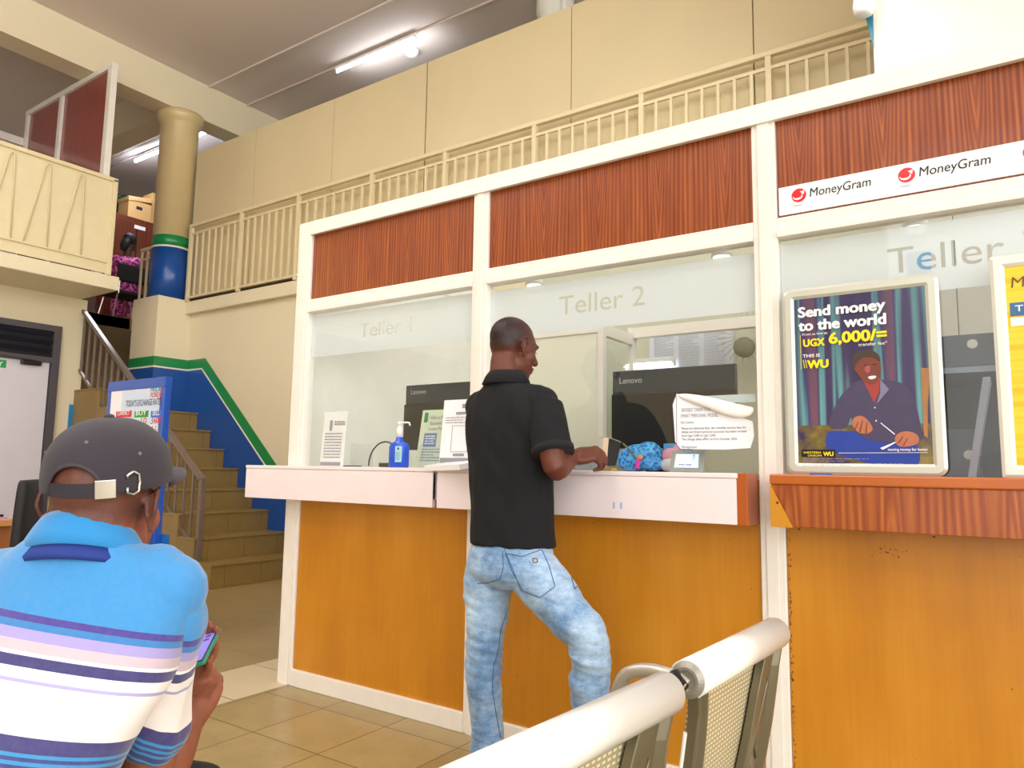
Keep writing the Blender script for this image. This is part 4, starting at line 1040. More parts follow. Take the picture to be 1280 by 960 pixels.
t = thing('office_chair', 'black office chair behind the capped man\'s left shoulder', 'chair', (c0.x, c0.y, 0))
mb = MB(); mb.loft([(c0+V((0, 0, -.38)), V((.19, -.13, 0)), V((.02, .03, 0))), (c0+V((0, 0, -.1)), V((.20, -.135, 0)), V((.02, .03, 0))), (c0+V((0, 0, .13)), V((.17, -.115, 0)), V((.018, .028, 0))), (c0+V((0, 0, .175)), V((.14, -.10, 0)), V((.012, .02, 0)))], ex=4)
mb.build('backrest', black_mat, t, smooth=True)
MB().ell((c0.x-.12, c0.y-.18, .5), (.25, 0, 0), (0, .25, 0), (0, 0, .05)).build('seat', black_mat, t, smooth=True)
MB().tube([(c0.x-.12, c0.y-.18, .48), (c0.x-.12, c0.y-.18, .08)], .03).build('pillar', black_pl, t)
mb = MB()
for k in range(5):
    a = 2*pi*k/5; mb.tube([(c0.x-.12, c0.y-.18, .1), (c0.x-.12+.28*cos(a), c0.y-.18+.28*sin(a), .05)], .022, 8)
mb.build('star_base', black_pl, t)
MB().tube([(c0.x-.12, c0.y-.18, .45), (c0.x+.0, c0.y+.0, .47), (c0.x, c0.y, .7)], .02, 8).build('back_bracket', black_pl, t)

# ------------------------------------------------------------------ waiting bench
def perforated():
    q = NT('perforated_sheet'); c = q.coord(); x = q.xyz(c)
    u = q.math('FRACT', q.math('MULTIPLY', x[1], 70)); v0 = q.math('MULTIPLY', x[2], 110)
    v = q.math('FRACT', v0)
    h = q.math('MULTIPLY', q.math('LESS_THAN', q.math('ABSOLUTE', q.math('SUBTRACT', u, .5)), .30), q.math('LESS_THAN', q.math('ABSOLUTE', q.math('SUBTRACT', v, .5)), .22))
    q.base(q.mix(h, lin('A89E80'), lin('E8DCB4'))); q.b.inputs['Metallic'].default_value = .2; q.b.inputs['Roughness'].default_value = .4
    return q.m
perf = perforated()
bench = thing('waiting_bench', 'silver metal waiting bench with perforated backs in the right foreground', 'bench', (-.75, 1.2, 0))
def seat(P0, P1):
    """one seat of the bench; the rolled top of its back runs from P0 to P1 at height .80"""
    P0, P1 = V(P0), V(P1); P0.z = P1.z = 0
    dy = (P1-P0).normalized(); dx = V((dy.y, -dy.x, 0)); Lg = (P1-P0).length
    L = lambda x, y, z: P0+dx*x+dy*y+V((0, 0, z))
    bx_ = lambda z: -.004-(.80-z)*.20+.012*sin((.80-z)*7)
    MB().lathe(L(0, 0, .80), [(.025, .002), (.0285, .004), (.0285, Lg-.004), (.025, Lg-.002)], 32, ax=dy).build('roll_core', bench_dark, bench)
    R = []; N = 24
    for yy in (0, Lg):
        ring = []
        for rad in (.0325, .0298):
            for k in (range(N+1) if rad > .031 else range(N, -1, -1)):
                a = radians(-52+250*k/N); ring.append(L(rad*cos(a), yy, .80+rad*sin(a)))
        R.append(ring)
    o = MB().rings(R).build('rolled_top', bench_tube, bench)
    for p in o.data.polygons: p.use_smooth = len(p.vertices) == 4
    MB().lathe(L(0, -.006, .80), [(.014, .004), (.017, 0), (.022, 0), (.0305, .006)], 32, ax=dy).build('end_cap', M('grey_cap', '9A968C', .35, .4), bench)
    MB().lathe(L(0, Lg+.004, .80), [(.0305, -.004), (.022, 0), (.017, 0)], 32, ax=dy).build('end_cap', M('grey_cap', '9A968C', .35, .4), bench)
    zs = [.79-.037*i for i in range(10)]
    A_ = [(bx_(z), z) for z in zs]+[(bx_(z)-.004, z) for z in reversed(zs)]
    MB().rings([[L(x, .03, z) for x, z in A_], [L(x, Lg-.03, z) for x, z in A_]]).build('backrest', perf, bench)
    pts = [(bx_(.45), .45), (bx_(.45)-.03, .425), (-.27, .415), (-.45, .425), (-.53, .43), (-.56, .415)]
    A_ = pts+[(x, z-.005) for x, z in reversed(pts)]
    MB().rings([[L(x, .03, z) for x, z in A_], [L(x, Lg-.03, z) for x, z in A_]]).build('seat', perf, bench)
    for ya, sgn, w in ((0, 1, .055), (Lg, -1, .125)):
        Ra = []
        zz_ = [.775, .74, .70, .62, .53, .45]
        for i, z in enumerate(zz_):
            k = i/(len(zz_)-1); yo = ya+sgn*(.006 if i == 0 else .016); yi = ya+sgn*(.016+w*(.75+.5*k)); xb = bx_(z); q = yi-yo
            Ra.append([L(xb+.004, yo, z), L(xb+.024, yo, z), L(xb+.026, yo+q*.12, z), L(xb+.015, yo+q*.26, z), L(xb+.015, yo+q*.66, z), L(xb+.024, yo+q*.8, z), L(xb+.022, yi, z), L(xb+.004, yi, z)])
        MB().rings(Ra).build('back_bracket', bench_dark, bench, .002)
        e0_, e1_ = L(bx_(.70)+.006, ya+sgn*.013, .71), L(bx_(.45)+.006, ya+sgn*.013, .45)
        MB().tube([e0_, L(bx_(.58)+.006, ya+sgn*.013, .58), e1_], .0035, 8).build('edge_strip', bench_tube, bench)
        # pressed slot on the bracket
        if sgn < 0:
            yc = ya+sgn*(.016+w*.48); pts = []
            MB().tube([L(bx_(z)+.0155, ya+sgn*(.016+w*f), z) for z, f in ((.72, .36), (.70, .42), (.62, .62), (.585, .62), (.555, .42))], .003, 8).build('pressed_rib', bench_dark, bench, smooth=True)
            MB().tube([L(bx_(z)+.0155, ya+sgn*(.016+w*f), z) for z, f in ((.56, .80), (.53, .55), (.50, .62), (.46, .72))], .003, 8).build('pressed_rib', bench_dark, bench, smooth=True)
n0, n1 = atz(530, 1015, .80), atz(833, 866, .80)
f0, f1 = atz(859, 850, .80), atz(969, 791, .80)
seat(n0, n1); seat(f0, f1)
for ym in (1,):
    q0 = (n1+f0)/2; X_0 = q0.x+.022; Y_0 = q0.y
    base = [(X_0-.01, Y_0+.01, .80), (X_0-.035, Y_0+.01, .812), (X_0-.08, Y_0+.01, .814), (X_0-.115, Y_0+.01, .802), (X_0-.132, Y_0+.01, .775), (X_0-.135, Y_0+.01, .74), (X_0-.13, Y_0+.01, .68), (X_0-.125, Y_0+.01, .62), (X_0-.125, Y_0+.01, .46)]
    P_ = [V(p) for p in base]; Q = []
    for i in range(len(P_)-1):
        p0, p1, p2, p3 = P_[max(i-1, 0)], P_[i], P_[i+1], P_[min(i+2, len(P_)-1)]
        for k in range(5):
            s = k/5; Q.append(.5*((2*p1)+(p2-p0)*s+(2*p0-5*p1+4*p2-p3)*s*s+(3*p1-p0-3*p2+p3)*s**3))
    Q.append(P_[-1])
    MB().tube(Q, .0115, 14).build('armrest', M('brushed_arm', 'B4B0A6', .3, .5), bench, smooth=True)
    MB().tube([(X_0-.015, Y_0, .797), (X_0-.035, Y_0+.01, .813)], .0145, 12).build('arm_collar', black_pl, bench)
MB().box(-.86, -.78, .62, 1.78, .35, .40).build('beam', bench_dark, bench, .006)
for y in (.85, 1.55):
    mb = MB(); mb.tube([(-.82, y, .36), (-.82, y, .06)], .028, 12); mb.tube([(-1.05, y, .02), (-.82, y, .07), (-.5, y, .02)], .02, 10)
    mb.build('leg', bench_tube, bench, smooth=True)
    MB().box(-.84, -.545, y-.02, y+.02, .37, .41).build('seat_support', bench_dark, bench)

# ------------------------------------------------------------------ people
class Fr:
    def __init__(s, o, r, f, u): s.o, s.r, s.f, s.u = V(o), V(r).normalized(), V(f).normalized(), V(u).normalized()
    def p(s, x, y, z): return s.o+s.r*x+s.f*y+s.u*z
    def d(s, x, y, z): return s.r*x+s.f*y+s.u*z
    def inv(s, q): q = V(q)-s.o; return (q.dot(s.r), q.dot(s.f), q.dot(s.u))
def frame(o, az, pitch=0, roll=0):
    R = Matrix.Rotation(-az, 3, 'Z') @ Matrix.Rotation(pitch, 3, 'X') @ Matrix.Rotation(roll, 3, 'Y')
    return Fr(o, R @ V((1, 0, 0)), R @ V((0, 1, 0)), R @ V((0, 0, 1)))
def head(mb, h, k=1.0, ears=True):
    E = lambda c, a: mb.ell(h.p(c[0]*k, c[1]*k, c[2]*k), h.d(a[0]*k, 0, 0), h.d(0, a[1]*k, 0), h.d(0, 0, a[2]*k))
    E((0, -.012, .045), (.074, .096, .082)); E((0, .03, .02), (.066, .07, .075)); E((0, -.045, .015), (.062, .055, .06))
    E((0, .045, -.035), (.055, .05, .06)); E((0, .072, -.082), (.026, .024, .022)); E((0, .03, -.07), (.046, .05, .028))
    for s in (-1, 1):
        E((s*.042, .052, -.02), (.022, .03, .028)); E((s*.028, .083, .03), (.026, .014, .011)); E((s*.044, .01, -.05), (.014, .034, .034))
        E((s*.014, .105, -.028), (.010, .010, .008))
    mb.limb([h.p(0, .092*k, .025*k), h.p(0, .108*k, 0), h.p(0, .122*k, -.022*k)], [.010*k, .011*k, .014*k], 12, 3)
    E((0, .098, -.052), (.024, .014, .008)); E((0, .094, -.066), (.021, .014, .009))
    if ears:
        for s in (-1, 1):
            rim = [(.074, .006, .020), (.082, -.002, .032), (.090, -.016, .035), (.095, -.028, .024), (.094, -.031, .006), (.088, -.024, -.012), (.080, -.012, -.026), (.076, -.002, -.032), (.073, .004, -.024)]
            mb.limb([h.p(s*a*k, b*k, c*k) for a, b, c in rim], [.0048*k, .005*k, .0052*k, .0052*k, .005*k, .005*k, .006*k, .0062*k, .005*k], 8, 3)
            mb.ell(h.p(s*.079*k, -.014*k, .004*k), h.d(s*.005*k, -.004*k, 0), h.d(s*.004*k, .015*k, 0), h.d(0, 0, .026*k), 14, 8)
            mb.ell(h.p(s*.075*k, .002*k, -.002*k), h.d(.006*k, 0, 0), h.d(0, .004*k, 0), h.d(0, 0, .007*k), 8, 6)
def hand(mb, w, d, n, s, curl=(.5, .7, .5), L=1.0, thumb=1, tc=.5, spread=.08):
    """w wrist, d towards fingers, n out of the back of the hand, s towards the thumb side"""
    w, d, n, s = V(w), V(d).normalized(), V(n).normalized(), V(s).normalized()
    mb.limb([w-d*.02, w+d*.02*L], [.024*L, .026*L], 14, 3)
    for off in (-.026, -.009, .009, .024):
        mb.limb([w+s*off*.6*L, w+d*.05*L+s*off*L-n*.002, w+d*.088*L+s*off*1.1*L], [.016*L, .0155*L, .0115*L], 12, 3)
    lens = {.030: (.040, .024, .019), .010: (.045, .028, .020), -.010: (.041, .026, .019), -.029: (.032, .019, .017)}
    for off, (a, b, c) in lens.items():
        p = w+d*(.090-abs(off-.005)*.18)*L+s*off*L; dd = (d+s*off*spread*30/3).normalized(); pts = [p-dd*.01]; pts.append(p)
        ang = 0
        for ln, cu in zip((a, b, c), curl):
            ang += cu; q = dd*cos(ang)-n*sin(ang); p = p+q*ln*L; pts.append(p)
        mb.limb(pts, [.0098*L, .0098*L, .0088*L, .0080*L, .0068*L], 10, 4)
    p = w+d*.025*L+s*.026*L; q = (d*.7+s*.75-n*.35).normalized(); pts = [w+d*.01*L+s*.012*L, p]
    p = p+q*.038*L; pts.append(p); q = (q*(1-tc)+d*.6*tc*1.4-n*tc*.5).normalized(); p = p+q*.030*L; pts.append(p)
    q = (q+d*.3-s*tc*.5-n*.1).normalized(); p = p+q*.024*L; pts.append(p)
    mb.limb(pts, [.017*L, .0155*L, .0115*L, .0105*L, .0080*L], 10, 4)
def skin_mat(name, dark, light, hair=None):
    q = NT(name); n = q.noise(q.coord(), 14, 3, .6)
    c = q.mix(n, lin(dark), lin(light))
    if hair:
        a = q.n('ShaderNodeAttribute'); a.attribute_name = 'hair'
        nn = q.noise(q.coord(), 350, 2, .7)
        f = q.math('MULTIPLY', a.outputs['Fac'], q.math('MULTIPLY_ADD', nn, .5, .68), clamp=True)
        c = q.mix(f, c, lin(hair))
    q.base(c); q.b.inputs['Roughness'].default_value = .5; q.b.inputs['Specular IOR Level'].default_value = .4
    q.b.inputs['Subsurface Weight'].default_value = .08; q.b.inputs['Subsurface Radius'].default_value = (.02, .008, .004); q.b.inputs['Subsurface Scale'].default_value = .3
    q.bump(q.noise(q.coord(), 220, 2, .6), .12, .001)
    return q.m
def set_attr(me, name, fn):
    a = me.attributes.new(name, 'FLOAT', 'POINT'); a.data.foreach_set('value', [fn(v.co) for v in me.vertices])
def sm(a, b, x): t_ = max(0, min(1, (x-a)/(b-a))); return t_*t_*(3-2*t_)
def wrinkle(amp, fs, seed=0):
    def f(co):
        p = V((co.x*fs[0]+seed, co.y*fs[1], co.z*fs[2]))
        return amp*(noise.noise(p)+.5*noise.noise(p*2.1))
    return f

# ---- standing man
az = radians(6)
body = thing('person', 'standing man in black polo shirt and light blue jeans at the middle counter', 'person', (-1.5, 2.28, 0))
T = frame((-1.545, 2.27, 0), az)
H = frame(aty(641, 436, 2.30)+V((0, 0, -.005)), radians(15), radians(-9), 0)
mb = MB()
head(mb, H, 1.0)
neckb = T.p(-.012, -.03, 1.40)
mb.limb([neckb, H.p(0, -.035, -.06), H.p(0, -.02, .0)], [.064, .052, .048])
mb.limb([T.p(-.13, -.01, 1.36), T.p(0, -.015, 1.38), T.p(.13, -.01, 1.35)], [.04, .055, .04])
mb.loft([(T.p(0, 0, 1.40), T.d(.13, 0, 0), T.d(0, .07, 0)), (T.p(0, 0, 1.25), T.d(.15, 0, 0), T.d(0, .085, 0)), (T.p(0, 0, 1.05), T.d(.13, 0, 0), T.d(0, .08, 0)), (T.p(0, 0, .9), T.d(.12, 0, 0), T.d(0, .07, 0))])
hipL, hipR = T.p(-.08, 0, .86), T.p(.085, 0, .86)
kneeL, kneeR = aty(606, 793, 2.22), aty(736, 800, 2.22)
ankL, ankR = aty(610, 925, 2.26), atz(742, 950, .09)
ankR = V((ankR.x, 2.36, .09)); ankR = aty(747, 925, 2.30); ankR.z = .10
ankL.z = .10
for a, b, c in ((hipL, kneeL, ankL), (hipR, kneeR, ankR)):
    mb.limb([a, (a+b)/2, b, b*.6+c*.4+V((0, -.012, 0)), c], [.06, .055, .042, .042, .032])
    mb.limb([c, c+T.d(0, -.02, -.05), c+T.d(.01, .12, -.065)], [.034, .03, .028])
# right arm: shoulder, elbow, wrist
shR = T.p(.165, -.01, 1.375); elR = aty(694, 584, 2.19); wrR = aty(724, 570, 2.29)
wrR = aty(713, 572, 2.33)
mb.limb([shR, (shR+elR)/2+V((0, -.01, 0)), elR, elR*.6+wrR*.4, wrR], [.045, .048, .043, .046, .032])
hd = (aty(748, 566, 2.40)-wrR)
hand(mb, wrR, hd, V((0, -.55, .8)), V((-.25, .75, .6)), (.95, 1.2, .8), 1.08, tc=.8)
# left arm raised in front towards the chin
shL = T.p(-.165, .0, 1.375); elL = T.p(-.16, .15, 1.16); wrL = T.p(.03, .22, 1.30)
mb.limb([shL, elL, wrL], [.048, .036, .024])
hand(mb, wrL, aty(692, 487, 2.44)-wrL, V((-.2, -.5, .8)), V((-.6, .2, .7)), (.4, .6, .4), .95)
me = fuse(mb, .0042, 5)
def hairf(co):
    x, y, z = H.inv(co)
    if z < -.08: return 0
    line = .028 + .045*sm(-.02, .09, y) - .045*sm(.0, -.08, y)
    v = sm(line-.03, line+.03, z)
    if y > .06: v *= 1-sm(.06, .085, y)*.6
    return v*(.55+.45*sm(.03, -.07, y))
set_attr(me, 'hair', hairf)
o = place('body', me, skin_mat('brown_skin', '4A241A', '74402E', '1A0E12'), body)
# eyes
mb = MB()
for s in (-1, 1): mb.ell(H.p(s*.03, .088, .012), H.d(.012, 0, 0), H.d(0, .010, 0), H.d(0, 0, .007), 12, 8)
mb.build('eyes', M('eye_white', 'D8CFC8', .3), body, smooth=True)
# polo shirt
def polo():
    mb = MB()
    P = T.p
    mb.loft([(P(.01, .0, .865), T.d(.172, 0, 0), T.d(0, .125, 0)), (P(.005, 0, .95), T.d(.168, 0, 0), T.d(0, .122, 0)), (P(.0, 0, 1.05), T.d(.166, 0, 0), T.d(0, .12, 0)),
             (P(-.004, -.005, 1.18), T.d(.178, 0, 0), T.d(0, .122, 0)), (P(-.006, -.015, 1.32), T.d(.185, 0, 0), T.d(0, .118, 0)), (P(-.006, -.02, 1.405), T.d(.158, 0, 0), T.d(0, .098, 0)), (P(-.006, -.022, 1.45), T.d(.105, 0, 0), T.d(0, .080, 0)), (P(-.008, -.022, 1.475), T.d(.075, 0, 0), T.d(0, .068, 0))], 40, 5)
    mb.limb([P(.05, -.02, 1.42), P(.15, -.015, 1.385)], [.05, .060]); mb.limb([P(-.05, -.02, 1.42), P(-.16, -.01, 1.385)], [.05, .060])
    e = shR+(elR-shR)*.78
    mb.tube([shR+(elR-shR)*-.02, shR+(elR-shR)*.3, shR+(elR-shR)*.6, e], [.060, .068, .070, .074], 24)
    e2 = shL+(elL-shL)*.85
    mb.tube([shL, shL+(elL-shL)*.5, e2], [.06, .062, .064], 24)
    def dsp(co):
        lx, ly, lz = T.inv(co)
        base = .006*noise.noise(V((lx*14+lz*10, ly*14, lz*5)))+.0035*noise.noise(V((lx*30, ly*30, lz*9+3)))
        low = sm(1.2, .9, lz)
        base += low*.006*noise.noise(V((lx*20+lz*6, ly*20, lz*4+7)))
        return base
    return fuse(mb, .0052, 4, dsp)
pm = polo(); pbv = bvh(pm)
blk = M('black_polo_knit', '04060C', .9, var=.15, vs=25, bump=.2, bs=500, sheen=.0)
shirt = place('polo_shirt', pm, blk, body)
# collar
mb = MB(); R1 = []
for k in range(37):
    a = radians(-150+300*k/36)      # around the back of the neck
    dx, dy = sin(a), -cos(a)
    c = T.p(-.010, -.022, 0)
    ring = []
    for rr_, zz_ in ((.064, 1.508), (.070, 1.511), (.086, 1.49), (.098, 1.462), (.092, 1.458), (.072, 1.475)):
        fr_ = 1 if dy < 0 else .85
        ring.append(c+T.d(dx*rr_*1.02, dy*rr_*.95*fr_+.0, zz_-.018*(1 if dy > 0 else 0)*dy))
    R1.append(ring)
mb.rings(R1).build('collar', blk, shirt, smooth=True)
# sleeve cuff
d_ = (elR-shR).normalized(); e = shR+(elR-shR)*.78
MB().tube([e-d_*.02, e+d_*.004], .0765, 28).build('cuff', M('polo_cuff', '0C0A12', .85), shirt, smooth=True)
# jeans
def jeans():
    mb = MB(); P = T.p
    mb.loft([(P(.01, .0, .90), T.d(.155, 0, 0), T.d(0, .105, 0)), (P(.01, -.01, .84), T.d(.165, 0, 0), T.d(0, .118, 0)), (P(.01, -.02, .77), T.d(.168, 0, 0), T.d(0, .118, 0)), (P(.01, -.01, .72), T.d(.14, 0, 0), T.d(0, .09, 0))], 36, 4)
    for a, b, c, sx_ in ((T.p(-.075, -.012, .80), kneeL, ankL, -1), (T.p(.09, -.012, .80), kneeR, ankR, 1)):
        cc = c+V((0, 0, -.045))
        mb.limb([a, a*.65+b*.35+V((sx_*.008, -.005, 0)), a*.3+b*.7, b, b*.65+c*.35+V((0, -.014, 0)), b*.3+c*.7, cc], [.098, .092, .080, .070, .066, .060, .058], 24, 5)
    def dsp(co):
        lx, ly, lz = T.inv(co)
        f1 = .5*noise.noise(V((lx*9+4, ly*9, lz*26+lx*14)))
        f2 = noise.noise(V((lx*5, ly*5, lz*48+lx*10)))
        k = .35+.9*sm(.16, .0, abs(lz-.50)) + .8*sm(.28, .08, lz)+.5*sm(.1, 0, abs(lz-.66))
        return .010*k*(f1+f2*.6) + .003*noise.noise(V((lx*25, ly*25, lz*12)))
    return fuse(mb, .005, 3, dsp)
jm = jeans(); jb = bvh(jm)
def denim():
    q = NT('light_blue_denim'); c = q.coord()
    n = q.noise(c, 5, 4, .65, (1, 1, .6)); n2 = q.noise(c, 22, 4, .7, (1, 1, 2.5)); n3 = q.noise(c, 260, 2, .7)
    f = q.math('ADD', q.math('MULTIPLY', n, .62), q.math('ADD', q.math('MULTIPLY', n2, .28), q.math('MULTIPLY', n3, .2)), clamp=True)
    q.base(q.ramp(f, [(.36, lin('365C8C')), (.5, lin('6E94BE')), (.66, lin('AEC8E0'))])); q.b.inputs['Roughness'].default_value = .85; q.b.inputs['Sheen Weight'].default_value = .3
    q.bump(q.math('ADD', q.math('MULTIPLY', n2, 1.0), q.math('MULTIPLY', n3, .15)), .5, .006); return q.m
den = denim()
jn = place('jeans', jm, den, body)
def stitch(name, px, bv, mat, par, r=.0012, lift=.001, closed=False):
    pts = []
    dens = []
    for (x0, y0), (x1, y1) in zip(px, px[1:]):
        n = max(2, int(math.hypot(x1-x0, y1-y0)/3))
        dens += [(x0+(x1-x0)*i/n, y0+(y1-y0)*i/n) for i in range(n)]
    dens.append(px[-1])
    for x, y in dens:
        d = ray(x, y).normalized(); h, nn, i, ds = bv.ray_cast(CAMO, d)
        if h is not None: pts.append(h+nn*lift if nn.dot(d) < 0 else h-nn*lift)
    if len(pts) > 2: return MB().tube(pts, r, 6).build(name, mat, par)
stm = M('dark_denim_seam', '4A6890', .9, var=.1)
Z8 = lambda L: [(540+a/2.667, 600+b/2.667) for a, b in L]
stitch('back_pocket', Z8([(245, 245), (300, 255), (365, 232), (390, 285), (410, 355), (360, 392), (305, 370), (265, 300), (245, 245)]), jb, stm, jn, .0016)
stitch('back_pocket', Z8([(236, 235), (238, 290), (228, 330), (190, 342), (150, 345)]), jb, stm, jn, .0016)
stitch('side_pocket', Z8([(415, 200), (440, 260), (460, 310), (475, 365), (482, 355)]), jb, stm, jn, .0018)
stitch('seam', Z8([(248, 440), (228, 500), (222, 560), (205, 620), (200, 700), (215, 790), (228, 860)]), jb, stm, jn, .0015)
stitch('seam', Z8([(232, 205), (270, 300), (298, 370)]), jb, stm, jn, .0016)
stitch('pocket_emblem', Z8([(336, 262), (350, 262), (352, 274), (338, 276), (336, 262)]), jb, M('brass_emblem', '8A6A30', .4, .6), jn, .002)
# shoes
for c, nm in ((ankL, 'left'), (ankR, 'right')):
    mb = MB(); q = Fr(V((c.x, c.y, 0)), T.r, T.f, (0, 0, 1))
    mb.loft([(q.p(0, -.09, .05), q.d(.03, 0, 0), q.d(0, 0, .045)), (q.p(0, -.05, .055), q.d(.038, 0, 0), q.d(0, 0, .052)), (q.p(0, .03, .05), q.d(.042, 0, 0), q.d(0, 0, .048)), (q.p(.0, .12, .038), q.d(.048, 0, 0), q.d(0, 0, .034)), (q.p(0, .18, .03), q.d(.035, 0, 0), q.d(0, 0, .024))], 24, 4)
    mb.build('shoe', M('dark_shoe_leather', '2A2420', .4), body, smooth=True)
# wallet in his hand
hp = wrR+hd.normalized()*.13
t = thing('black_wallet', 'open black beaded purse in the standing man\'s right hand', 'wallet', hp)
a = aty(759, 549, 2.46); 
w0 = [aty(758, 582, 2.45), aty(761, 548, 2.45), aty(775, 553, 2.47), aty(768, 582, 2.47)]
MB().prism(w0, (0, .012, 0)).build('leather', black_mat, t, .002)
w1 = [aty(752, 583, 2.44), aty(754, 547, 2.44), aty(761, 547, 2.45), aty(758, 583, 2.45)]
MB().prism(w1, (0, .010, 0)).build('beige_lining', M('beige_lining', 'C8B090', .6), t, .002)
mb = MB()
for i in range(12):
    q = aty(750+i*2.3, 547+max(0, i-5)*.9, 2.45); mb.ell(q, (.003, 0, 0), (0, .003, 0), (0, 0, .003), 8, 6)
mb.build('bead_trim', M('bead_silver', 'B8B8B0', .2, .8), t)
o = MB().box(aty(752, 586, 2.55).x, aty(764, 586, 2.55).x, 2.55, 2.6, CT, CT+.012).build('card_holder', M('gold_card', 'B89A50', .4, .3)); tag(o, 'small gold-edged card on the counter under the purse', 'card')

# ---- seated man in cap
base_az = radians(-40)
mid = V((-1.173, .569, 0))
sp = thing('person', 'seated man in grey cap and striped blue polo shirt looking at a phone', 'person', (mid.x, mid.y, 0))
A = frame(mid, base_az)
HS = frame(atd(133, 638, 1.16), radians(-36), radians(3), 0)
mb = MB(); head(mb, HS, .95)
mb.limb([A.p(.012, .02, .99), HS.p(0, -.048, -.07), HS.p(0, -.035, .0)], [.062, .061, .060])
mb.ell(HS.p(0, -.02, -.06), HS.d(.060, 0, 0), HS.d(0, .060, 0), HS.d(0, 0, .05))
mb.limb([A.p(-.15, 0, .95), A.p(0, 0, .98), A.p(.12, .01, .94)], [.035, .05, .035])
mb.loft([(A.p(0, .0, .94), A.d(.13, 0, 0), A.d(0, .07, 0)), (A.p(-.03, -.02, .80), A.d(.145, 0, 0), A.d(0, .09, 0)), (A.p(-.08, -.06, .65), A.d(.13, 0, 0), A.d(0, .09, 0)), (A.p(-.12, -.08, .50), A.d(.15, 0, 0), A.d(0, .10, 0))])
shS = A.p(.122, .01, .955); elS = atd(183, 1000, 1.17); wrS = atd(238, 898, 1.33)
mb.limb([shS, (shS+elS)/2, elS, elS*.55+wrS*.45, wrS], [.05, .045, .038, .040, .026])
palm = atd(257, 858, 1.40)
hdS = (palm-wrS)
sideS = V((ray(200, 800)-ray(262, 842)))  # thumb towards image left
nS = (CAMO-palm).normalized()*.7+rt*.75
hand(mb, wrS, hdS, nS, -rt*.8+up*.2+fw*.3, (.35, .75, .6), .95, tc=.4)
shT = A.p(-.175, .01, .955); elT = A.p(-.22, .10, .68); wrT = A.p(-.02, .30, .72)
mb.limb([shT, elT, wrT], [.05, .038, .026]); hand(mb, wrT, A.p(.10, .34, .76)-wrT, A.d(-.2, .4, -.9), A.d(-.3, .3, .8), (.5, .7, .5))
kS = atd(238, 1000, 1.42); hipS = A.p(-.03, -.06, .50); kT = A.p(-.30, .42, .50); hipT = A.p(-.22, -.06, .50)
ftS = V((kS.x-.02, kS.y+.06, .09)); ftT = V((kT.x-.02, kT.y+.04, .09))
for a, b, c in ((hipS, kS, ftS), (hipT, kT, ftT)):
    mb.limb([a, (a+b)/2, b, (b+c)/2, c], [.08, .07, .05, .047, .035]); mb.limb([c, c+A.d(0, .12, -.06)], [.035, .028])
me = fuse(mb, .0040, 4)
def hair2(co):
    x, y, z = HS.inv(co)
    if z < -.06 or z > .2: return 0
    return sm(-.035, .0, z-max(0, y)*.3)*.75
set_attr(me, 'hair', hair2)
sbody = place('body', me, skin_mat('brown_skin_warm', '7A4030', 'AC6A4C', '2A1618'), sp)
sb_bvh = None
# striped polo, stripes follow the garment
stops_px = [(0, '1A84C6'), (.1115, '36228A'), (.123, '1674B8'), (.135, '9C92CC'), (.149, 'C8B2BE'), (.165, 'F4EEF0'), (.173, '24206C'), (.189, 'F6F0EE'), (.205, 'A8A2D4'), (.211, 'F6EEEA'), (.279, '2A2470'), (.303, '1F88C4'), (.307, '26307E'), (.315, '1F88C4'), (.319, '26307E'), (.327, '1F88C4'), (.331, '24307A'), (.343, '2C96D2'), (.350, '1E2460')]
BS = 1.4
ATT = [(p/BS if i else 0, lin(c)) for i, (p, c) in enumerate(stops_px)]
polo_s = attr_mat('striped_polo_knit', 'band', ATT, .8, .25, 600, .35)
axis_top = A.p(0, -.09, 1.04); axis_bot = A.p(-.10, -.17, .50)
axd = (axis_bot-axis_top).normalized()
def torso_s():
    mb = MB(); P = A.p
    mb.loft([(P(-.15, -.10, .47), A.d(.19, 0, .03), A.d(0, .14, 0)), (P(-.115, -.085, .60), A.d(.175, 0, .02), A.d(0, .13, .02)), (P(-.07, -.05, .72), A.d(.172, 0, .012), A.d(0, .125, .03)),
             (P(-.035, -.02, .84), A.d(.185, 0, 0), A.d(0, .125, .04)), (P(-.015, .0, .93), A.d(.180, 0, 0), A.d(0, .112, .04)), (P(-.004, .012, .985), A.d(.150, 0, 0), A.d(0, .095, .03)), (P(-.002, .02, 1.010), A.d(.105, 0, 0), A.d(0, .082, -.010)), (P(-.002, .022, 1.028), A.d(.066, 0, 0), A.d(0, .064, -.028))], 44, 5, 2.2)
    mb.limb([P(.02, .01, .975), P(.07, .01, .968), P(.120, .01, .950)], [.055, .060, .060]); mb.limb([P(-.05, .01, .97), P(-.175, .01, .95)], [.055, .060])
    def dsp(co):
        x, y, z = A.inv(co)
        g = .0045*noise.noise(V((x*9, y*9, z*9)))
        g += -.006*math.exp(-((x+.0-(z-.95)*.1)/.012)**2)*0
        g += .006*sm(.03, .0, abs((z-.93)-.03*sin(x*20)))*noise.noise(V((x*5, 2, 1)))
        g += .007*sm(.09, .15, x)*sm(.90, .82, z)*noise.noise(V((x*30, y*10, z*6)))
        return g
    return fuse(mb, .0052, 5, dsp)
tm = torso_s()
def bandf(co):
    x, y, z = A.inv(co)
    s = (V(co)-axis_top).dot(axd)
    return max(0, min(.999, (s*1.19-.008)/BS))
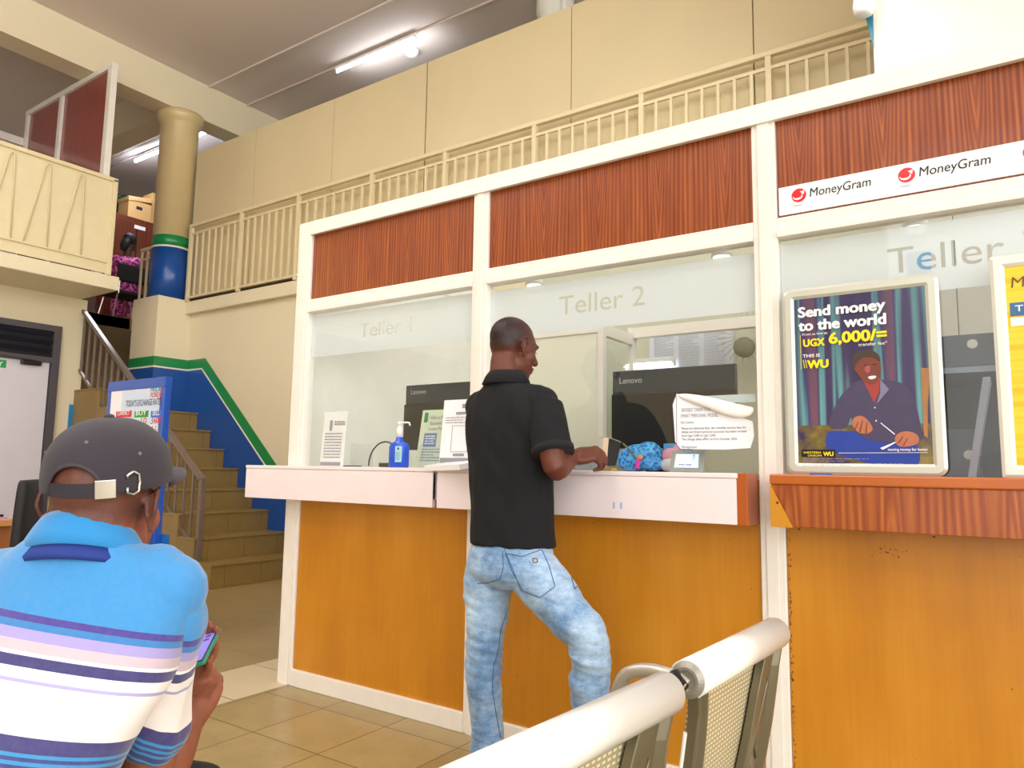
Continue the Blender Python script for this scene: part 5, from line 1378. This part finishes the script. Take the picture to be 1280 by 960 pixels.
# calibrate: the first dark stripe sits 0.115 m along the spine from the neck
set_attr(tm, 'band', lambda co: bandf(co))
ts = place('polo_shirt', tm, polo_s, sp)
def sleeve_s(sh, el, name, off, tilt):
    mb = MB(); d = (el-sh).normalized(); L = (el-sh).length
    q = [sh-d*.035, sh+d*.03, sh+d*.10, sh+d*.16, sh+d*.225]
    mb.limb([sh-d*.01+V((0, 0, .0))-A.d(.02, 0, 0), sh+d*.05, sh+d*.10, sh+d*.17, sh+d*.235], [.058, .062, .058, .054, .056], 28, 5)
    def dsp(co):
        r = V(co)-sh; s = r.dot(d)
        return .006*noise.noise(V((co.x*22+s*10, co.y*22, s*8)))+.0035*noise.noise(V((co.x*50, co.y*50, s*14+4)))
    m = fuse(mb, .0048, 3, dsp)
    tv = tilt
    set_attr(m, 'band', lambda co: max(0, min(.999, ((V(co)-sh).dot(d)+off+(V(co)-sh).dot(tv))/BS)))
    return place(name, m, polo_s, ts)
sleeve_s(shS, elS, 'sleeve', .078, A.d(-.5, 0, 0))
sleeve_s(shT, elT, 'sleeve', .062, A.d(.2, 0, 0))
# collar: folded over, bright blue with dark inside band
mb = MB(); R1 = []
cc = A.p(-.003, .018, -.016)
for k in range(45):
    a = radians(-155+310*k/44); dx, dy = sin(a), -cos(a)
    ring = []
    lift = -.034*(dy+1)
    for rr_, zz_ in ((.060, 1.092), (.064, 1.095), (.072, 1.083), (.081, 1.066), (.086, 1.050), (.082, 1.046), (.068, 1.055)):
        ring.append(cc+A.d(dx*rr_*1.04-.006*(zz_-1)*0, dy*rr_, zz_+lift))
    R1.append(ring)
mb.rings(R1).build('collar', M('collar_blue', '1A84C6', .75, var=.05, bump=.2, bs=400, sheen=.3), ts, smooth=True)
mb = MB(); R1 = []
for k in range(45):
    a = radians(-150+300*k/44); dx, dy = sin(a), -cos(a); lift = -.034*(dy+1)
    R1.append([cc+A.d(dx*rr_*1.04, dy*rr_, zz_+lift) for rr_, zz_ in ((.081, 1.052), (.092, 1.035), (.093, 1.027), (.079, 1.031))])
mb.rings(R1).build('collar_band', M('collar_navy', '1A3484', .8), ts, smooth=True)
# trousers
def trs():
    mb = MB()
    mb.loft([(A.p(-.13, -.09, .55), A.d(.165, 0, 0), A.d(0, .12, 0)), (A.p(-.13, -.08, .46), A.d(.18, 0, 0), A.d(0, .14, 0)), (A.p(-.13, -.06, .42), A.d(.16, 0, 0), A.d(0, .12, 0))])
    for a, b, c in ((hipS, kS, ftS), (hipT, kT, ftT)):
        mb.limb([a, (a+b)/2, b, (b+c)/2, c+V((0, 0, .02))], [.10, .088, .072, .064, .058])
    return fuse(mb, .008, 3, wrinkle(.006, (8, 8, 20)))
place('trousers', trs(), M('black_trousers', '16181C', .75, var=.1, bump=.2), sp)
for c in (ftS, ftT):
    q = Fr(V((c.x, c.y, 0)), A.r, A.f, (0, 0, 1))
    MB().loft([(q.p(0, -.08, .045), q.d(.035, 0, 0), q.d(0, 0, .045)), (q.p(0, .03, .05), q.d(.045, 0, 0), q.d(0, 0, .05)), (q.p(0, .14, .036), q.d(.045, 0, 0), q.d(0, 0, .034)), (q.p(0, .19, .03), q.d(.03, 0, 0), q.d(0, 0, .02))], 20, 3).build('shoe', black_mat, sp, smooth=True)
# his stool
q = A.p(-.13, -.07, 0)
t = thing('stool', 'low dark stool under the seated man', 'stool', (q.x, q.y, 0))
MB().lathe((q.x, q.y, 0), [(.15, .355), (.17, .36), (.17, .37), (.16, .375)]).build('seat', black_mat, t)
for k in range(4):
    a = pi/4+k*pi/2; MB().tube([(q.x+.1*cos(a), q.y+.1*sin(a), .355), (q.x+.16*cos(a), q.y+.16*sin(a), 0)], .014, 8).build('leg', steel_rail, t)

# cap
capm = M('faded_black_cap_cloth', '332D37', .9, var=.14, vs=8, bump=.35, bs=500, sheen=.1)
C = frame(HS.p(0, .0, .046), radians(-36), radians(8.5), 0)
CA, CB, CH = .086, .109, .101
cap = MB()
NTH, NV = 112, 22
def capp(th, v, zl, off=0):       # th measured from the back (0) ; v 0..1 from lower edge to the crown top
    zt = 1.0
    s0 = zl/CH
    w = s0+(1-s0)*v
    ww = min(1, max(-.3, w))
    r = (max(0, 1-abs(max(ww, 0))**2.5))**(1/2.1)
    if w < 0: r = 1
    r = r*(1+off)
    flat = 1-.03*max(0, cos(th))
    return C.p(sin(th)*CA*r, -cos(th)*CB*r*flat+.004, w*CH+off*.02)
def zlow(th):
    d_ = (th+pi) % (2*pi)-pi
    a = radians(28)
    k = abs(d_)/a
    return -.004 + (.044*sqrt(1-k*k) if k < 1 else 0)
grid = []
for i in range(NTH):
    th = 2*pi*i/NTH; grid.append([capp(th, j/NV, zlow(th)) for j in range(NV)])
vs = [[cap.bm.verts.new(p) for p in c] for c in grid]
top = cap.bm.verts.new(C.p(0, .004, CH))
for i in range(NTH):
    a, b = vs[i], vs[(i+1) % NTH]
    for j in range(NV-1): cap.bm.faces.new([a[j], b[j], b[j+1], a[j+1]])
    cap.bm.faces.new([a[-1], b[-1], top])
capo = thing('baseball_cap', 'faded black baseball cap worn by the seated man', 'cap', C.p(0, 0, 0))
o = cap.build('crown', capm, capo, smooth=True)
s = o.modifiers.new('s', 'SOLIDIFY'); s.thickness = .0025; s.offset = 1
# seams
mb = MB()
for k in range(6):
    th = radians(30+60*k); v0 = zlow(th); mb.tube([capp(th, j/20, v0, .012) for j in range(20)], .0011, 6)
mb.build('seam', M('cap_seam', '3A343C', .9), capo)
MB().ell(C.p(0, .004, CH+.002), C.d(.008, 0, 0), C.d(0, .008, 0), C.d(0, 0, .005)).build('top_button', capm, capo, smooth=True)
for th in (radians(8), radians(-58), radians(62), radians(130)):
    p = capp(th, .52, zlow(th), .015); MB().ell(p, C.d(.0035, 0, 0), C.d(0, .0035, 0), C.d(0, 0, .0035), 10, 6).build('eyelet', M('eyelet_grey', '6E6068', .7), capo, smooth=True)
# edge binding round the opening
mb = MB(); mb.tube([capp(radians(-28+56*k/40), 0, zlow(radians(-28+56*k/40)), .012) for k in range(41)], .0028, 8); mb.build('opening_binding', M('cap_binding', '423A42', .9), capo, smooth=True)
# strap
mb = MB(); R1 = []
for k in range(33):
    th = radians(-40+72*k/32); R1.append([C.p(sin(th)*CA*f_, -cos(th)*CB*f_*.97+.004, z_) for f_, z_ in ((.99, -.007), (1.02, -.007), (1.02, .013), (.99, .013))])
mb.rings(R1).build('strap', M('cap_strap', '2E2A33', .85, bump=.3, bs=500), capo)
# metal buckle and loop
def cap_pt(deg, z, f_=1.03): th = radians(deg); return C.p(sin(th)*CA*f_, -cos(th)*CB*f_*.97+.004, z)
mb = MB(); R1 = []
for k in range(7):
    dg = 21+17*k/6; R1.append([cap_pt(dg, -.010, 1.01), cap_pt(dg, -.010, 1.05), cap_pt(dg, .018, 1.05), cap_pt(dg, .018, 1.01)])
mb.rings(R1).build('buckle', chrome, capo, .001)
lp = [(47, .004), (47, -.004), (52, -.008), (57, -.004), (58, .010), (57, .022), (52, .027), (47, .022), (47, .018)]
MB().tube([cap_pt(a, b, 1.05) for a, b in lp], .0022, 8).build('metal_loop', chrome, capo, smooth=True)
# brim
mb = MB(); NB = 28; ring_o, ring_i = [], []
rowsb = []
for j in range(8):
    v = j/7; row = []
    for k in range(NB+1):
        th = radians(180-68+136*k/NB); ed = cos((k/NB-.5)*pi)
        r_ext = .108*max(0, ed)**.7*v
        x = sin(th)*(CA*.985); y = -cos(th)*(CB*.985)
        dy = r_ext
        row.append(C.p(x*(1+.10*v*ed), y+.004+dy, .002-.012*v-(x/.09)**2*.007*(.4+.6*v)))
    rowsb.append([mb.bm.verts.new(p) for p in row])
for j in range(7):
    for k in range(NB): mb.bm.faces.new([rowsb[j][k], rowsb[j][k+1], rowsb[j+1][k+1], rowsb[j+1][k]])
o = mb.build('brim', capm, capo, smooth=True); s = o.modifiers.new('s', 'SOLIDIFY'); s.thickness = .004; s.offset = 0

# phone
pc = atd(257, 806, 1.38)
Ld = (atd(275, 790, 1.43)-atd(257, 826, 1.31)).normalized()
nrm = (HS.p(0, .1, 0)-pc).normalized(); nrm = (nrm-Ld*nrm.dot(Ld)).normalized(); Wd = Ld.cross(nrm).normalized()
if Wd.dot(rt) > 0: Wd = -Wd
e0 = atd(267, 806, 1.37)
pc = e0+Wd*.037
t = thing('mobile_phone', 'phone in a green case held in the seated man\'s right hand', 'phone', pc)
MB().obox(pc, Ld*.072, Wd*.037, nrm*.0045).build('case', M('phone_green', '2E9A80', .4), t, .003)
MB().obox(pc+nrm*.0047, Ld*.070, Wd*.0345, nrm*.0006).build('bezel', black_pl, t)
MB().obox(pc+nrm*.0054, Ld*.067, Wd*.032, nrm*.0004).build('screen', emis('phone_glow', '8478D4', .55), t)
mb = MB()
for i in range(3):
    for j in range(3): mb.obox(pc+nrm*.0060+Ld*(.055-.016*i)-Wd*(.02-.02*j), Ld*.004, Wd*.005, nrm*.0002)
mb.build('icon', M('icon_violet', '40309A', .4, var=0), t)

# ---- woman upstairs
t = thing('person', 'person in pink patterned dress sitting on the chair upstairs', 'person', (chx, chy, 3.2))
U = frame((chx-.02, chy, 3.2), radians(-60))
mb = MB(); Hw = frame(U.p(.03, .06, 1.26), radians(-20), radians(-20)); head(mb, Hw, .95)
mb.limb([U.p(0, 0, 1.02), Hw.p(0, -.03, 0)], [.06, .05]); mb.loft([(U.p(0, 0, 1.0), U.d(.14, 0, 0), U.d(0, .07, 0)), (U.p(0, 0, .75), U.d(.12, 0, 0), U.d(0, .08, 0)), (U.p(0, 0, .48), U.d(.16, 0, 0), U.d(0, .11, 0))])
for s_ in (-1, 1):
    mb.limb([U.p(.15*s_, 0, .98), U.p(.2*s_, .05, .72), U.p(.08*s_, .25, .66)], [.042, .034, .024])
    hand(mb, U.p(.08*s_, .25, .66), U.d(-.4*s_, .8, 0), U.d(0, 0, 1), U.d(-s_, 0, 0), L=.9)
    mb.limb([U.p(.08*s_, 0, .5), U.p(.1*s_, .4, .48), U.p(.1*s_, .42, .09)], [.08, .055, .035]); mb.limb([U.p(.1*s_, .42, .06), U.p(.1*s_, .53, .03)], [.03, .025])
me = fuse(mb, .009, 3); set_attr(me, 'hair', lambda co: 0.0)
place('body', me, skin_mat('brown_skin_deep', '3A2018', '5A3424'), t)
def pinkp():
    q = NT('pink_patterned_cloth'); n = q.noise(q.coord(), 22, 3, .6); q.base(q.ramp(n, [(.42, lin('5A1040')), (.5, lin('D83AA8')), (.62, lin('F49AD0'))])); q.b.inputs['Roughness'].default_value = .7; return q.m
mb = MB(); mb.loft([(U.p(0, 0, 1.02), U.d(.13, 0, 0), U.d(0, .08, 0)), (U.p(0, 0, .92), U.d(.19, 0, 0), U.d(0, .12, 0)), (U.p(0, 0, .75), U.d(.16, 0, 0), U.d(0, .12, 0)), (U.p(0, .02, .55), U.d(.2, 0, 0), U.d(0, .16, 0)), (U.p(0, .05, .45), U.d(.2, 0, 0), U.d(0, .2, 0))])
for s_ in (-1, 1):
    mb.limb([U.p(.14*s_, 0, .98), U.p(.19*s_, .04, .80)], [.06, .055]); mb.limb([U.p(.08*s_, .05, .5), U.p(.1*s_, .4, .48), U.p(.1*s_, .42, .25)], [.1, .085, .09])
place('dress', fuse(mb, .012, 3), pinkp(), t)
mb = MB(); mb.ell(Hw.p(0, -.03, .05), Hw.d(.09, 0, 0), Hw.d(0, .11, 0), Hw.d(0, 0, .10)); mb.ell(Hw.p(0, -.08, -.06), Hw.d(.07, 0, 0), Hw.d(0, .06, 0), Hw.d(0, 0, .14))
place('hair', fuse(mb, .01, 2), M('black_hair', '0C0A10', .6), t)
